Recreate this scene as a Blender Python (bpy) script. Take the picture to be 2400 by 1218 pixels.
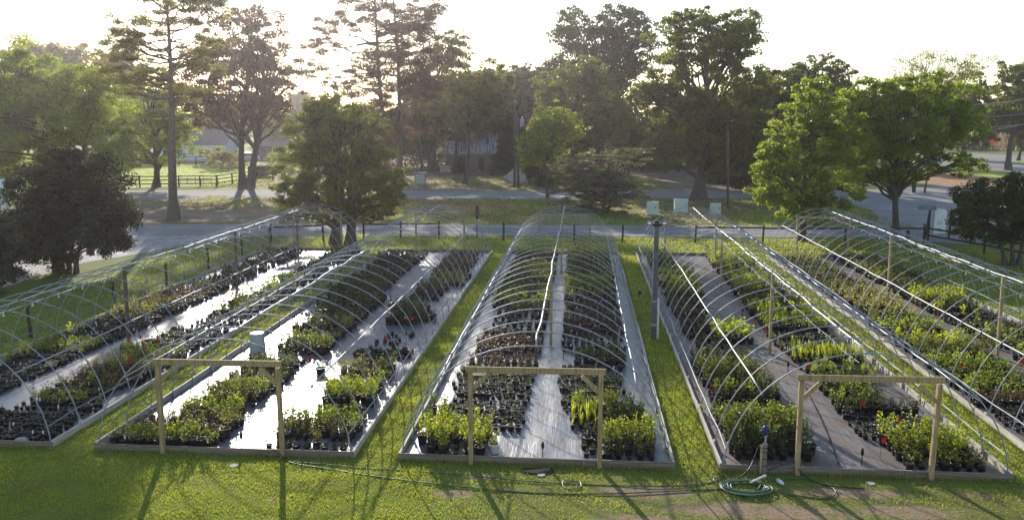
import bpy, math, random
import numpy as np
from mathutils import Vector, Matrix
R = math.radians
random.seed(7); rng = np.random.default_rng(7)
S = bpy.context.scene
for o in list(bpy.data.objects): bpy.data.objects.remove(o)

# ---------------------------------------------------------------- camera, sky, sun, exposure
CAM_H, PITCH, YAW, FPX = 7.8, 9.57, 4.78, 1965.0
cam_d = bpy.data.cameras.new('camera'); cam = bpy.data.objects.new('camera', cam_d)
S.collection.objects.link(cam); S.camera = cam
cam.location = (0, 0, CAM_H); cam.rotation_euler = (R(90 - PITCH), 0, R(YAW))
cam_d.sensor_width = 36; cam_d.sensor_fit = 'HORIZONTAL'; cam_d.lens = 36 * FPX / 2400
cam_d.clip_start = 0.1; cam_d.clip_end = 3000
S.render.resolution_x = 1024; S.render.resolution_y = 519
SUN_EL, SUN_AZ = 18.0, 20.0          # azimuth: degrees left of +Y (the rows' own direction)
HAZE = 0.0003
W = bpy.data.worlds.new('World'); S.world = W; W.use_nodes = True
nt = W.node_tree; nt.nodes.clear()
sky = nt.nodes.new('ShaderNodeTexSky'); sky.sky_type = 'NISHITA'; sky.sun_disc = False
sky.sun_elevation = R(SUN_EL); sky.sun_rotation = R(-SUN_AZ); sky.dust_density = .35; sky.air_density = 1.0
bg = nt.nodes.new('ShaderNodeBackground'); bg.inputs[1].default_value = 0.15
wo = nt.nodes.new('ShaderNodeOutputWorld'); nt.links.new(sky.outputs[0], bg.inputs[0]); nt.links.new(bg.outputs[0], wo.inputs[0])
sl = bpy.data.lights.new('sun', 'SUN'); sl.energy = 5.0; sl.angle = R(0.6); sl.color = (1.0, 0.93, 0.82)
so = bpy.data.objects.new('sun', sl); S.collection.objects.link(so)
sd = Vector((-math.sin(R(SUN_AZ)) * math.cos(R(SUN_EL)), math.cos(R(SUN_AZ)) * math.cos(R(SUN_EL)), math.sin(R(SUN_EL))))
so.rotation_euler = sd.to_track_quat('Z', 'Y').to_euler()
S.view_settings.view_transform = 'Standard'; S.view_settings.look = 'None'
S.view_settings.exposure = 0.68; S.view_settings.gamma = 1.0; S.view_settings.use_curve_mapping = False
S.render.engine = 'CYCLES'
S.cycles.volume_bounces = 1

# photo position -> place in the world (measuring aid: where a sight line meets a plane)
_p, _y = R(PITCH), R(YAW)
FW = np.array([-math.sin(_y) * math.cos(_p), math.cos(_y) * math.cos(_p), -math.sin(_p)])
RT = np.array([math.cos(_y), math.sin(_y), 0.0]); UP = np.cross(RT, FW)
def ray(x, y): return FW + RT * (x - 1200) / FPX - UP * (y - 609) / FPX
def gr(x, y, z=0.0):
    r = ray(x, y); t = (z - CAM_H) / r[2]; return np.array([0, 0, CAM_H]) + r * t
def at(x, y, Y):
    r = ray(x, y); t = Y / r[1]; return np.array([0, 0, CAM_H]) + r * t
def proj(P):
    d = np.asarray(P, float) - [0, 0, CAM_H]; z = d @ FW
    return 1200 + FPX * (d @ RT) / z, 609 - FPX * (d @ UP) / z, z

# ---------------------------------------------------------------- materials
MATS = {}
def _mat(name):
    m = bpy.data.materials.new(name); m.use_nodes = True; m.node_tree.nodes.clear(); MATS[name] = m
    return m, m.node_tree.nodes, m.node_tree.links
def _coords(N, L, kind='Object', scale=(1, 1, 1)):
    tc = N.new('ShaderNodeTexCoord'); mp = N.new('ShaderNodeMapping'); mp.inputs['Scale'].default_value = scale
    L.new(tc.outputs[kind], mp.inputs[0]); return mp.outputs[0]
def _noise(N, L, co, scale, detail=4, rough=.6):
    n = N.new('ShaderNodeTexNoise'); n.inputs['Scale'].default_value = scale; n.inputs['Detail'].default_value = detail
    n.inputs['Roughness'].default_value = rough; L.new(co, n.inputs['Vector']); return n.outputs[0]
def _ramp(N, L, fac, stops):
    r = N.new('ShaderNodeValToRGB'); e = r.color_ramp.elements
    while len(e) < len(stops): e.new(.5)
    for k, (p, c) in enumerate(stops): e[k].position = p; e[k].color = (*c, 1)
    L.new(fac, r.inputs[0]); return r.outputs[0]
def _mix(N, L, fac, a, b, mode='MIX'):
    m = N.new('ShaderNodeMixRGB'); m.blend_type = mode
    for i, v in ((0, fac), (1, a), (2, b)):
        if hasattr(v, 'is_linked') or hasattr(v, 'links'): L.new(v, m.inputs[i])
        elif isinstance(v, (int, float)): m.inputs[i].default_value = v
        else: m.inputs[i].default_value = (*v, 1)
    return m.outputs[0]
def _math(N, L, op, a, b=None, clamp=False):
    m = N.new('ShaderNodeMath'); m.operation = op; m.use_clamp = clamp
    for i, v in ((0, a), (1, b)):
        if v is None: continue
        if isinstance(v, (int, float)): m.inputs[i].default_value = v
        else: L.new(v, m.inputs[i])
    return m.outputs[0]
def _out(N, L, col, rough=.8, metal=0., spec=.3, bump=None, bstr=.3, bdist=.02, alpha=None):
    b = N.new('ShaderNodeBsdfPrincipled'); o = N.new('ShaderNodeOutputMaterial')
    if isinstance(col, tuple): b.inputs['Base Color'].default_value = (*col, 1)
    else: L.new(col, b.inputs['Base Color'])
    if isinstance(rough, (int, float)): b.inputs['Roughness'].default_value = rough
    else: L.new(rough, b.inputs['Roughness'])
    b.inputs['Metallic'].default_value = metal; b.inputs['Specular IOR Level'].default_value = spec
    if bump is not None:
        bn = N.new('ShaderNodeBump'); bn.inputs['Strength'].default_value = bstr; bn.inputs['Distance'].default_value = bdist
        L.new(bump, bn.inputs['Height']); L.new(bn.outputs[0], b.inputs['Normal'])
    L.new(b.outputs[0], o.inputs[0]); return b
def simple(name, c1, c2=None, rough=.7, metal=0., spec=.3, scale=(1, 1, 1), ns=6., bstr=.2, bdist=.01, lo=.35, hi=.65):
    m, N, L = _mat(name); co = _coords(N, L, 'Object', scale); n = _noise(N, L, co, ns)
    c2 = c2 or tuple(v * .75 for v in c1)
    _out(N, L, _ramp(N, L, n, [(lo, c2), (hi, c1)]), rough, metal, spec, n, bstr, bdist); return m
def leafmat(name, c1, c2, trans=.45, ns=.6, tint=(1.5, 1.45, .7), spec=.25):
    # leaves: diffuse + light through the blade; hue varies from leaf to leaf and clump to clump
    m, N, L = _mat(name)
    at_ = N.new('ShaderNodeAttribute'); at_.attribute_name = 'leaf_random'
    n = _noise(N, L, _coords(N, L), ns, 3)
    oi = N.new('ShaderNodeObjectInfo')
    f = _math(N, L, 'ADD', _math(N, L, 'MULTIPLY', n, 1.05), _math(N, L, 'ADD', _math(N, L, 'MULTIPLY', at_.outputs['Fac'], .34), _math(N, L, 'MULTIPLY', oi.outputs['Random'], .16)))
    col = _ramp(N, L, f, [(.42, c2), (.95, c1)])
    d = N.new('ShaderNodeBsdfPrincipled'); L.new(col, d.inputs['Base Color']); d.inputs['Roughness'].default_value = .5
    d.inputs['Specular IOR Level'].default_value = spec
    t = N.new('ShaderNodeBsdfTranslucent'); L.new(_mix(N, L, 1., col, tint, 'MULTIPLY'), t.inputs[0])
    mx = N.new('ShaderNodeMixShader'); mx.inputs[0].default_value = trans
    L.new(d.outputs[0], mx.inputs[1]); L.new(t.outputs[0], mx.inputs[2])
    o = N.new('ShaderNodeOutputMaterial'); L.new(mx.outputs[0], o.inputs[0]); return m

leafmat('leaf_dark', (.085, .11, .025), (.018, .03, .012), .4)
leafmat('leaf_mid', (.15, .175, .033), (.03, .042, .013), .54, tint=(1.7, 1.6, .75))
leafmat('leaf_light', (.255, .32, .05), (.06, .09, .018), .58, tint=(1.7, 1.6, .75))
leafmat('leaf_yellow', (.42, .44, .05), (.17, .22, .025), .5, tint=(1.4, 1.4, .6))
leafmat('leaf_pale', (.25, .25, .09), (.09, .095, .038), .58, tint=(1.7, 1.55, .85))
leafmat('leaf_bronze', (.15, .11, .06), (.06, .042, .03), .5, tint=(1.6, 1.3, 1.0))  # on tree crowns the bronze paints in the lens flare's pink cast
leafmat('leaf_cedar', (.20, .20, .13), (.07, .075, .055), .42)
leafmat('leaf_brown', (.16, .09, .045), (.07, .035, .02), .35)
leafmat('leaf_plum', (.115, .115, .06), (.028, .026, .024), .38)
leafmat('blade', (.36, .40, .065), (.21, .26, .04), .55, ns=.5)
simple('bark', (.13, .105, .09), (.05, .04, .035), .9, scale=(3, 3, .6), bstr=.6, bdist=.05)
simple('bark_pine', (.20, .14, .115), (.09, .06, .05), .9, scale=(3, 3, .7), bstr=.6, bdist=.05)
simple('twig', (.09, .07, .05), None, .9)
simple('wood_grey', (.27, .215, .175), (.12, .09, .07), .8, scale=(8, 1, 8), ns=4, bstr=.3)
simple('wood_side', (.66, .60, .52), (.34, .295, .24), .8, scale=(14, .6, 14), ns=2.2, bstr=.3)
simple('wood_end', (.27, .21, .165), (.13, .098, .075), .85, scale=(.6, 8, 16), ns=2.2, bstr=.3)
simple('wood_new', (.45, .325, .165), (.22, .15, .075), .8, scale=(7, 7, .7), ns=3.5, bstr=.2)
simple('wood_dark', (.075, .06, .05), (.03, .024, .02), .85, scale=(4, 4, .8), ns=5)
simple('galvanised', (.42, .43, .46), (.27, .28, .31), .6, .6, .5, ns=9, bstr=.05)
simple('galv_dull', (.24, .26, .29), (.15, .16, .19), .65, .1, .2, ns=4, bstr=.05)
simple('pot_black', (.022, .02, .022), (.010, .010, .011), .38, 0, .5, ns=20, bstr=.1)
simple('soil', (.055, .037, .027), (.018, .013, .010), .95, ns=60, bstr=.5)
simple('white_plastic', (.78, .78, .76), (.66, .66, .64), .4, 0, .4, ns=5, bstr=.05)
simple('grey_plastic', (.40, .40, .40), (.32, .32, .33), .5, 0, .4, ns=5, bstr=.05)
simple('black_plastic', (.015, .015, .017), None, .4)
simple('flag_red', (.80, .035, .02), (.62, .02, .015), .5, ns=3, bstr=.05)
simple('orange_sign', (.95, .10, .02), (.85, .08, .02), .5, ns=3, bstr=.02)
simple('hose_green', (.04, .10, .055), (.02, .055, .03), .4, 0, .5, ns=4, bstr=.05)
simple('hose_light', (.22, .30, .18), (.12, .2, .1), .4, 0, .5, ns=4, bstr=.05)
simple('blue_paint', (.03, .045, .20), (.02, .03, .12), .5)
simple('green_cabinet', (.64, .69, .64), (.54, .59, .55), .5, 0, .4, ns=2, bstr=.03)
simple('concrete', (.42, .39, .37), (.30, .28, .265), .85, ns=3, bstr=.2)
simple('white_wall', (.78, .80, .82), (.68, .70, .73), .8, scale=(.3, .3, 3), ns=2)
simple('roof_brown', (.27, .23, .215), (.18, .15, .135), .8, ns=3)
simple('tin', (.42, .43, .46), (.15, .12, .12), .45, .5, .5, scale=(2.2, .3, .3), ns=2.5, bstr=.5, bdist=.05, lo=.42, hi=.56)
simple('shed_wood', (.22, .19, .175), (.10, .085, .08), .85, scale=(6, 6, .4), ns=3, bstr=.4)
simple('brick', (.22, .085, .06), (.12, .05, .04), .85, ns=8)
simple('canvas', (.46, .43, .37), (.33, .31, .27), .85, ns=2)
simple('rust_red', (.13, .04, .035), (.06, .02, .02), .7, ns=2)
simple('car_white', (.62, .65, .68), None, .25, 0, .6, ns=1, bstr=0)
simple('car_blue', (.12, .17, .24), None, .25, 0, .6, ns=1, bstr=0)
simple('car_black', (.02, .02, .024), None, .25, 0, .6, ns=1, bstr=0)
simple('glass_dark', (.03, .04, .05), None, .08, 0, .8, ns=1, bstr=0)
simple('steel_dark', (.13, .14, .16), (.08, .085, .10), .6, .2, .3, ns=4, bstr=.05)
simple('rubber', (.02, .02, .02), None, .9, 0, .1)
leafmat('blade_dry', (.34, .27, .12), (.17, .13, .055), .4, ns=.5, tint=(1.2, 1.1, .9))
simple('wire', (.05, .05, .05), None, .6)
simple('leaf_litter', (.17, .115, .075), (.06, .045, .03), .95, ns=1.2, bstr=.6, bdist=.1)
simple('orange_dirt', (.42, .21, .10), (.25, .13, .06), .95, ns=1.2, bstr=.4, bdist=.1)
simple('cut_wood', (.42, .33, .24), (.30, .22, .16), .8)

def asphalt():
    m, N, L = _mat('asphalt'); co = _coords(N, L)
    a = _noise(N, L, co, .35, 5); b = _noise(N, L, co, 30, 2)
    c = _mix(N, L, .5, _ramp(N, L, a, [(.35, (.20, .19, .185)), (.65, (.34, .325, .31))]), _ramp(N, L, b, [(.3, (.17, .16, .16)), (.7, (.34, .33, .32))]))
    _out(N, L, c, .95, 0, .08, b, .3, .01)
asphalt()
def gravel():
    m, N, L = _mat('gravel'); co = _coords(N, L)
    v = N.new('ShaderNodeTexVoronoi'); v.inputs['Scale'].default_value = 7; L.new(co, v.inputs['Vector'])
    a = _noise(N, L, co, .5, 5)
    c = _mix(N, L, .55, _ramp(N, L, v.outputs['Color'], [(.2, (.20, .18, .17)), (.8, (.60, .56, .53))]), _ramp(N, L, a, [(.35, (.24, .20, .17)), (.65, (.50, .46, .43))]))
    _out(N, L, c, .9, 0, .3, v.outputs['Distance'], 1., .05)
gravel()
def cloth(name, c1, c2, rough, dirt):
    # woven silver ground cloth: stretched wrinkles along the rows, their crease shading painted into the colour, dusty patches
    m, N, L = _mat(name)
    co = _coords(N, L, 'Object', (1, 1, 1)); cw = _coords(N, L, 'Object', (7, .7, 1))
    w = _noise(N, L, cw, 1.6, 6, .65); w2 = _noise(N, L, _coords(N, L, 'Object', (22, 1.3, 1)), 1.2, 3)
    big = _noise(N, L, co, .9, 4)
    col = _mix(N, L, _ramp(N, L, big, [(.43, (0, 0, 0)), (.60, (dirt,) * 3)]), _ramp(N, L, w, [(.36, c2), (.56, c1)]), (.15, .10, .068))
    h = _math(N, L, 'ADD', w, _math(N, L, 'MULTIPLY', w2, .5))
    rg = N.new('ShaderNodeMapRange'); rg.inputs[3].default_value = rough; rg.inputs[4].default_value = rough + .22; L.new(big, rg.inputs[0])
    _out(N, L, col, rg.outputs[0], 0., .32, h, .32, .03)
cloth('cloth_silver', (.20, .21, .235), (.085, .09, .105), .25, .5)
cloth('cloth_dusty_shaded', (.185, .17, .165), (.085, .075, .072), .5, .9)  # same cloth, tree shade painted into its darker tone, plus dust

def ground_mat():
    m, N, L = _mat('lawn'); co = _coords(N, L)
    big = _noise(N, L, co, .11, 4); mid = _noise(N, L, co, .9, 5); fine = _noise(N, L, co, 14, 4, .7)
    g = _mix(N, L, .5, _ramp(N, L, mid, [(.3, (.115, .135, .022)), (.7, (.21, .235, .038))]), _ramp(N, L, fine, [(.3, (.09, .125, .016)), (.72, (.19, .235, .032))]))
    g = _mix(N, L, _ramp(N, L, big, [(.48, (0, 0, 0)), (.70, (.55,) * 3)]), g, (.17, .15, .055))
    # worn bare earth: named spots in front of the middle and fourth houses
    sep = N.new('ShaderNodeSeparateXYZ'); L.new(co, sep.inputs[0])
    spots = [(-2.6, 16.45, .55, .22), (-2.05, 17.35, .45, .16), (1.4, 16.9, 1.2, .35), (3.6, 16.2, 2.3, .42), (6.6, 16.4, 1.2, .36), (5.7, 17.2, 1.3, .3), (1.2, 15.6, 1.0, .3), (-3.9, 15.6, .3, .12), (8.3, 17.3, .5, .15), (5.4, 15.4, 1.2, .3), (-6.2, 15.9, .4, .15)]
    acc = None
    for (x, y, a, b) in spots:
        dx = _math(N, L, 'DIVIDE', _math(N, L, 'SUBTRACT', sep.outputs[0], x), a)
        dy = _math(N, L, 'DIVIDE', _math(N, L, 'SUBTRACT', sep.outputs[1], y), b)
        d = _math(N, L, 'ADD', _math(N, L, 'MULTIPLY', dx, dx), _math(N, L, 'MULTIPLY', dy, dy))
        k = _math(N, L, 'SUBTRACT', 1.35, d, True)
        acc = k if acc is None else _math(N, L, 'MAXIMUM', acc, k)
    fb0 = _noise(N, L, co, 3.2, 6, .8); fb = _math(N, L, 'ADD', _math(N, L, 'MULTIPLY', _math(N, L, 'SUBTRACT', fb0, .5), 3.6), .5, True)
    # earth shows where the spot mask beats a broken noise
    e = _math(N, L, 'MULTIPLY', _math(N, L, 'SUBTRACT', _math(N, L, 'MULTIPLY', acc, 1.0), _math(N, L, 'MULTIPLY', fb, 1.25)), 4., True)
    # thin dry turf on the right front
    fr = _math(N, L, 'MULTIPLY', _math(N, L, 'SUBTRACT', 17.9, sep.outputs[1], True), _math(N, L, 'MULTIPLY', _math(N, L, 'ADD', sep.outputs[0], 4.), .12, True))
    dry = _math(N, L, 'MULTIPLY', fr, _ramp(N, L, fb, [(.3, (0, 0, 0)), (.7, (.65,) * 3)]))
    earth = _ramp(N, L, fine, [(.3, (.19, .125, .075)), (.7, (.36, .255, .165))])
    g = _mix(N, L, _math(N, L, 'MULTIPLY', _ramp(N, L, _noise(N, L, co, .28, 6, .7), [(.46, (0, 0, 0)), (.62, (.75,) * 3)]), _math(N, L, 'MULTIPLY', _math(N, L, 'SUBTRACT', sep.outputs[1], 60.), 1., True)), g, _ramp(N, L, mid, [(.3, (.16, .12, .07)), (.7, (.34, .27, .17))]))
    c = _mix(N, L, dry, g, _ramp(N, L, fine, [(.3, (.12, .095, .05)), (.7, (.25, .20, .11))]))
    c = _mix(N, L, e, c, earth)
    _out(N, L, c, .95, 0, .1, fine, .7, .03)
ground_mat()
def pasture_mat():
    m, N, L = _mat('pasture'); co = _coords(N, L); a = _noise(N, L, co, .3, 5)
    _out(N, L, _ramp(N, L, a, [(.3, (.24, .30, .04)), (.7, (.38, .44, .07))]), .95, 0, .1, a, .3, .1)
pasture_mat()
def yard_mat():
    m, N, L = _mat('leaf_strewn'); co = _coords(N, L); a = _noise(N, L, co, .22, 6, .7); b = _noise(N, L, co, 4, 5, .7)
    c = _mix(N, L, .45, _ramp(N, L, a, [(.36, (.15, .165, .045)), (.5, (.22, .165, .105)), (.66, (.36, .27, .19))]), _ramp(N, L, b, [(.3, (.11, .08, .055)), (.7, (.33, .25, .17))]))
    _out(N, L, c, .95, 0, .1, b, .6, .05)
yard_mat()

# ---------------------------------------------------------------- mesh helpers
C = S.collection
class MB:
    def __init__(s): s.v = []; s.f = []
    def add(s, V, F):
        k = len(s.v); s.v += [tuple(map(float, p)) for p in V]; s.f += [tuple(i + k for i in f) for f in F]; return s
    def box(s, c, d, rz=0, M=None):
        x, y, z = d[0] / 2, d[1] / 2, d[2] / 2
        V = [Vector((a * x, b * y, e * z)) for a in (-1, 1) for b in (-1, 1) for e in (-1, 1)]
        Q = M if M is not None else Matrix.Rotation(rz, 3, 'Z')
        return s.add([Q @ p + Vector(c) for p in V], [(0, 1, 3, 2), (4, 6, 7, 5), (0, 4, 5, 1), (2, 3, 7, 6), (0, 2, 6, 4), (1, 5, 7, 3)])
    def bar(s, a, b, w, h):   # board from a to b, w across, h tall
        a, b = Vector(a), Vector(b); d = (b - a); L_ = d.length; x = d.normalized()
        up = Vector((0, 0, 1)) if abs(x.z) < .95 else Vector((0, 1, 0))
        y = up.cross(x).normalized(); z = x.cross(y)
        M = Matrix((x, y, z)).transposed()
        return s.box((a + b) / 2, (L_, w, h), M=M)
    def tube(s, pts, r, n=6, cap=True):
        P = [Vector(p) for p in pts]; rr = r if isinstance(r, (list, tuple, np.ndarray)) else [r] * len(P)
        V = []; F = []; ref = None
        for i, p in enumerate(P):
            t = (P[min(i + 1, len(P) - 1)] - P[max(i - 1, 0)]).normalized()
            if ref is None: ref = Vector((0, 0, 1)) if abs(t.z) < .9 else Vector((1, 0, 0))
            u = (ref - t * ref.dot(t)).normalized(); w = t.cross(u); ref = u
            for k in range(n):
                a = 2 * math.pi * k / n; V.append(p + (u * math.cos(a) + w * math.sin(a)) * rr[i])
        for i in range(len(P) - 1):
            for k in range(n):
                F.append((i * n + k, i * n + (k + 1) % n, (i + 1) * n + (k + 1) % n, (i + 1) * n + k))
        if cap: F.append(tuple(range(n - 1, -1, -1))); F.append(tuple((len(P) - 1) * n + k for k in range(n)))
        return s.add(V, F)
    def lathe(s, prof, c=(0, 0, 0), n=16):
        V = []; F = []
        for (r, z) in prof:
            for k in range(n):
                a = 2 * math.pi * k / n; V.append((c[0] + r * math.cos(a), c[1] + r * math.sin(a), c[2] + z))
        for i in range(len(prof) - 1):
            for k in range(n): F.append((i * n + k, i * n + (k + 1) % n, (i + 1) * n + (k + 1) % n, (i + 1) * n + k))
        return s.add(V, F)
    def prism(s, poly, z0, z1):
        n = len(poly); V = [(x, y, z0) for x, y in poly] + [(x, y, z1) for x, y in poly]
        F = [tuple(range(n - 1, -1, -1)), tuple(range(n, 2 * n))] + [(i, (i + 1) % n, (i + 1) % n + n, i + n) for i in range(n)]
        return s.add(V, F)
    def mesh(s, name, mat, smooth=False):
        me = bpy.data.meshes.new(name); me.from_pydata(s.v, [], s.f); me.materials.append(MATS[mat])
        if smooth: me.polygons.foreach_set('use_smooth', [True] * len(me.polygons))
        me.update(); return me
def obj(name, me, parent=None, loc=(0, 0, 0), rz=0):
    o = bpy.data.objects.new(name, me); C.objects.link(o); o.location = loc; o.rotation_euler = (0, 0, rz)
    if parent: o.parent = parent
    return o
def part(name, mb, mat, parent, label=None, smooth=False):
    o = obj(name, mb.mesh(name, mat, smooth), parent)
    if label: o['label'] = label
    return o
def tag(o, label, cat, group=None, kind=None):
    if label: o['label'] = label
    if cat: o['category'] = cat
    if group: o['group'] = group
    if kind: o['kind'] = kind
    return o
def thing(name, label, cat, loc=(0, 0, 0), rz=0, group=None):
    return tag(obj(name, None, None, loc, rz), label, cat, group)
def struct(name, mb, mat):
    o = obj(name, mb.mesh(name, mat)); o['kind'] = 'structure'; return o
def sheet(name, pts, z, mat, sub=0, wob=0.):
    # irregular outline: every edge is cut up and wobbled
    out = []; r = random.Random(name)
    n = len(pts)
    for i in range(n):
        a, b = np.array(pts[i], float), np.array(pts[(i + 1) % n], float)
        k = max(1, int(np.linalg.norm(b - a) / sub)) if sub else 1
        for j in range(k):
            p = a + (b - a) * j / k
            if wob: p = p + np.array([r.uniform(-wob, wob), r.uniform(-wob, wob)])
            out.append((p[0], p[1], z))
    o = struct(name, MB().add(out, [tuple(range(len(out)))]), mat)
    nrm = o.data.polygons[0].normal
    if nrm.z < 0: o.data.flip_normals()
    return o
def npmesh(name, V, F, mats, mi=None, rnd=None, smooth=False):
    """V (n,3), F (m,4) quads"""
    me = bpy.data.meshes.new(name); V = np.asarray(V, np.float32); F = np.asarray(F, np.int32)
    me.vertices.add(len(V)); me.vertices.foreach_set('co', V.ravel())
    me.loops.add(F.size); me.loops.foreach_set('vertex_index', F.ravel())
    me.polygons.add(len(F)); me.polygons.foreach_set('loop_start', np.arange(0, F.size, F.shape[1], dtype=np.int32))
    me.polygons.foreach_set('loop_total', np.full(len(F), F.shape[1], np.int32))
    for m in mats: me.materials.append(MATS[m])
    if mi is not None: me.polygons.foreach_set('material_index', np.asarray(mi, np.int32))
    me.update(calc_edges=True)
    if rnd is not None:
        a = me.attributes.new('leaf_random', 'FLOAT', 'FACE'); a.data.foreach_set('value', np.asarray(rnd, np.float32))
    return me
def unit(n, g=rng):
    d = g.normal(size=(n, 3)); return d / np.linalg.norm(d, axis=1, keepdims=True)
def leaves(P, size, g=rng, aspect=.62, upbias=.35, axis=None):
    """rhombic leaf faces centred on P"""
    n = len(P); a = unit(n, g) if axis is None else axis
    nn = unit(n, g) + np.array([0, 0, upbias]); b = np.cross(nn, a); b /= (np.linalg.norm(b, axis=1, keepdims=True) + 1e-9)
    s = (size * g.uniform(.5, 1.45, n))[:, None] * .5
    c = np.cross(a, b) * s * .25
    V = np.stack([P - a * s, P + b * s * aspect + c, P + a * s, P - b * s * aspect + c], 1).reshape(-1, 3)
    return V, np.arange(4 * n).reshape(-1, 4), g.uniform(0, 1, n)

# ---------------------------------------------------------------- ground, roads
def ground():
    xs = np.concatenate([np.linspace(-500, -60, 12), np.linspace(-50, 60, 23), np.linspace(75, 500, 12)])
    ys = np.concatenate([np.linspace(-60, 5, 6), np.linspace(8, 130, 40), np.linspace(150, 900, 16)])
    V = [(x, y, 0) for y in ys for x in xs]; nx = len(xs)
    F = [(j * nx + i, j * nx + i + 1, (j + 1) * nx + i + 1, (j + 1) * nx + i) for j in range(len(ys) - 1) for i in range(nx - 1)]
    struct('ground', MB().add(V, F), 'lawn')
ground()
def G(*pts): return [tuple(gr(x, y)[:2]) for x, y in pts]
sheet('leaf_strewn_yard', G((-300, 500), (300, 480), (620, 470), (960, 466), (1120, 470), (1180, 490), (930, 508), (700, 522), (300, 524), (-300, 540)), .004, 'leaf_strewn', 2, .5)
sheet('oak_yard', G((1280, 470), (1500, 468), (1780, 466), (1840, 490), (1700, 498), (1500, 500), (1300, 492)), .004, 'leaf_litter', 2, .5)
sheet('earth_strip', G((1030, 482), (1150, 478), (1260, 484), (1180, 494), (1060, 492)), .008, 'orange_dirt', 1.5, .7)
sheet('woodland_floor', G((640, 446), (960, 446), (1300, 444), (1780, 444), (1800, 380), (1500, 372), (1000, 372), (640, 385)), .004, 'leaf_strewn', 3, .8)
sheet('pasture', G((0, 445), (300, 442), (560, 430), (640, 400), (560, 383), (300, 383), (0, 390)), .006, 'pasture', 4, .4)
sheet('gravel_drive', [(-27.2, 30), (-26.9, 37), (-27.4, 42), (-26, 45.6), (-24.7, 49.8), (-21.8, 54.6), (-20.6, 56.2), (-45, 54.6), (-75, 52), (-75, 30)], .008, 'gravel', 1.5, .25)
sheet('near_road', G((-400, 560), (300, 552), (700, 553.5), (1200, 553), (1700, 556), (2010, 556), (2010, 529), (1500, 528), (1200, 527.5), (700, 526), (300, 526), (-400, 520)), .012, 'asphalt', 2.5, .06)
sheet('far_road', G((-600, 476), (300, 470), (700, 466), (1000, 466), (1300, 468), (1800, 463), (2100, 462), (2100, 446), (1500, 446), (1000, 446), (300, 447), (-600, 446)), .012, 'asphalt', 3, .08)
sheet('parking_lot', G((1985, 556), (2040, 530), (2062, 510), (2040, 492), (1980, 474), (1900, 462), (2000, 446), (2200, 436), (2500, 442), (2700, 470), (2700, 560), (2450, 572), (2250, 572), (2130, 562)), .016, 'asphalt', 2, .08)
sheet('earth_bank', G((2120, 425), (2200, 395), (2330, 418), (2500, 436), (2500, 446), (2250, 440)), .008, 'orange_dirt', 2, .4)
sheet('verge', G((2180, 392), (2300, 396), (2600, 418), (2600, 432), (2330, 416)), .012, 'pasture', 3, .3)
sheet('crossroad', G((2180, 362), (2260, 359), (2500, 371), (2600, 420), (2400, 411), (2290, 393), (2200, 388)), .016, 'asphalt', 4, .15)
sheet('traffic_island', G((2360, 377), (2500, 375), (2500, 386), (2375, 381)), .02, 'pasture', 3, .1)

# ---------------------------------------------------------------- hoop houses
Y0, Y1 = 18.15, 48.5; LEN = Y1 - Y0
HC = [-15.75, -8.37, -1.0, 6.32, 13.7]; HW = 3.08; HH = 2.78
HN = ['far left hoop house', 'second hoop house from left', 'middle hoop house', 'fourth hoop house from left', 'far right hoop house']
def arch(u):   # height of the bow at offset u
    return HH * max(0., 1 - abs(u / HW) ** 2.15) ** .54
def hoop_pts(c, y, seed=0):
    r = random.Random(seed); j = r.uniform(-.03, .03); kx = r.uniform(-.02, .02); kz = r.uniform(-.008, .005); P = []
    for k in range(29):
        t = math.pi * k / 28; u = -HW * math.cos(t)
        P.append((c + u + j * math.sin(t) + kx * math.sin(2 * t), y + j * 1.8 * math.sin(t), arch(u) * (1 + kz)))
    P[0] = (c - HW, y, 0); P[-1] = (c + HW, y, 0)
    return P
POSTV = {0: [9.2, 18.6, 27.], 1: [], 2: [9.9, 24.1], 3: [9.7, 19.9], 4: [9.9, 20.]}
FR = {1: (-9.76, -6.9), 2: (-2.45, .48), 3: (4.82, 7.72), 0: (-17.2, -14.3), 4: (12.25, 15.15)}
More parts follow.
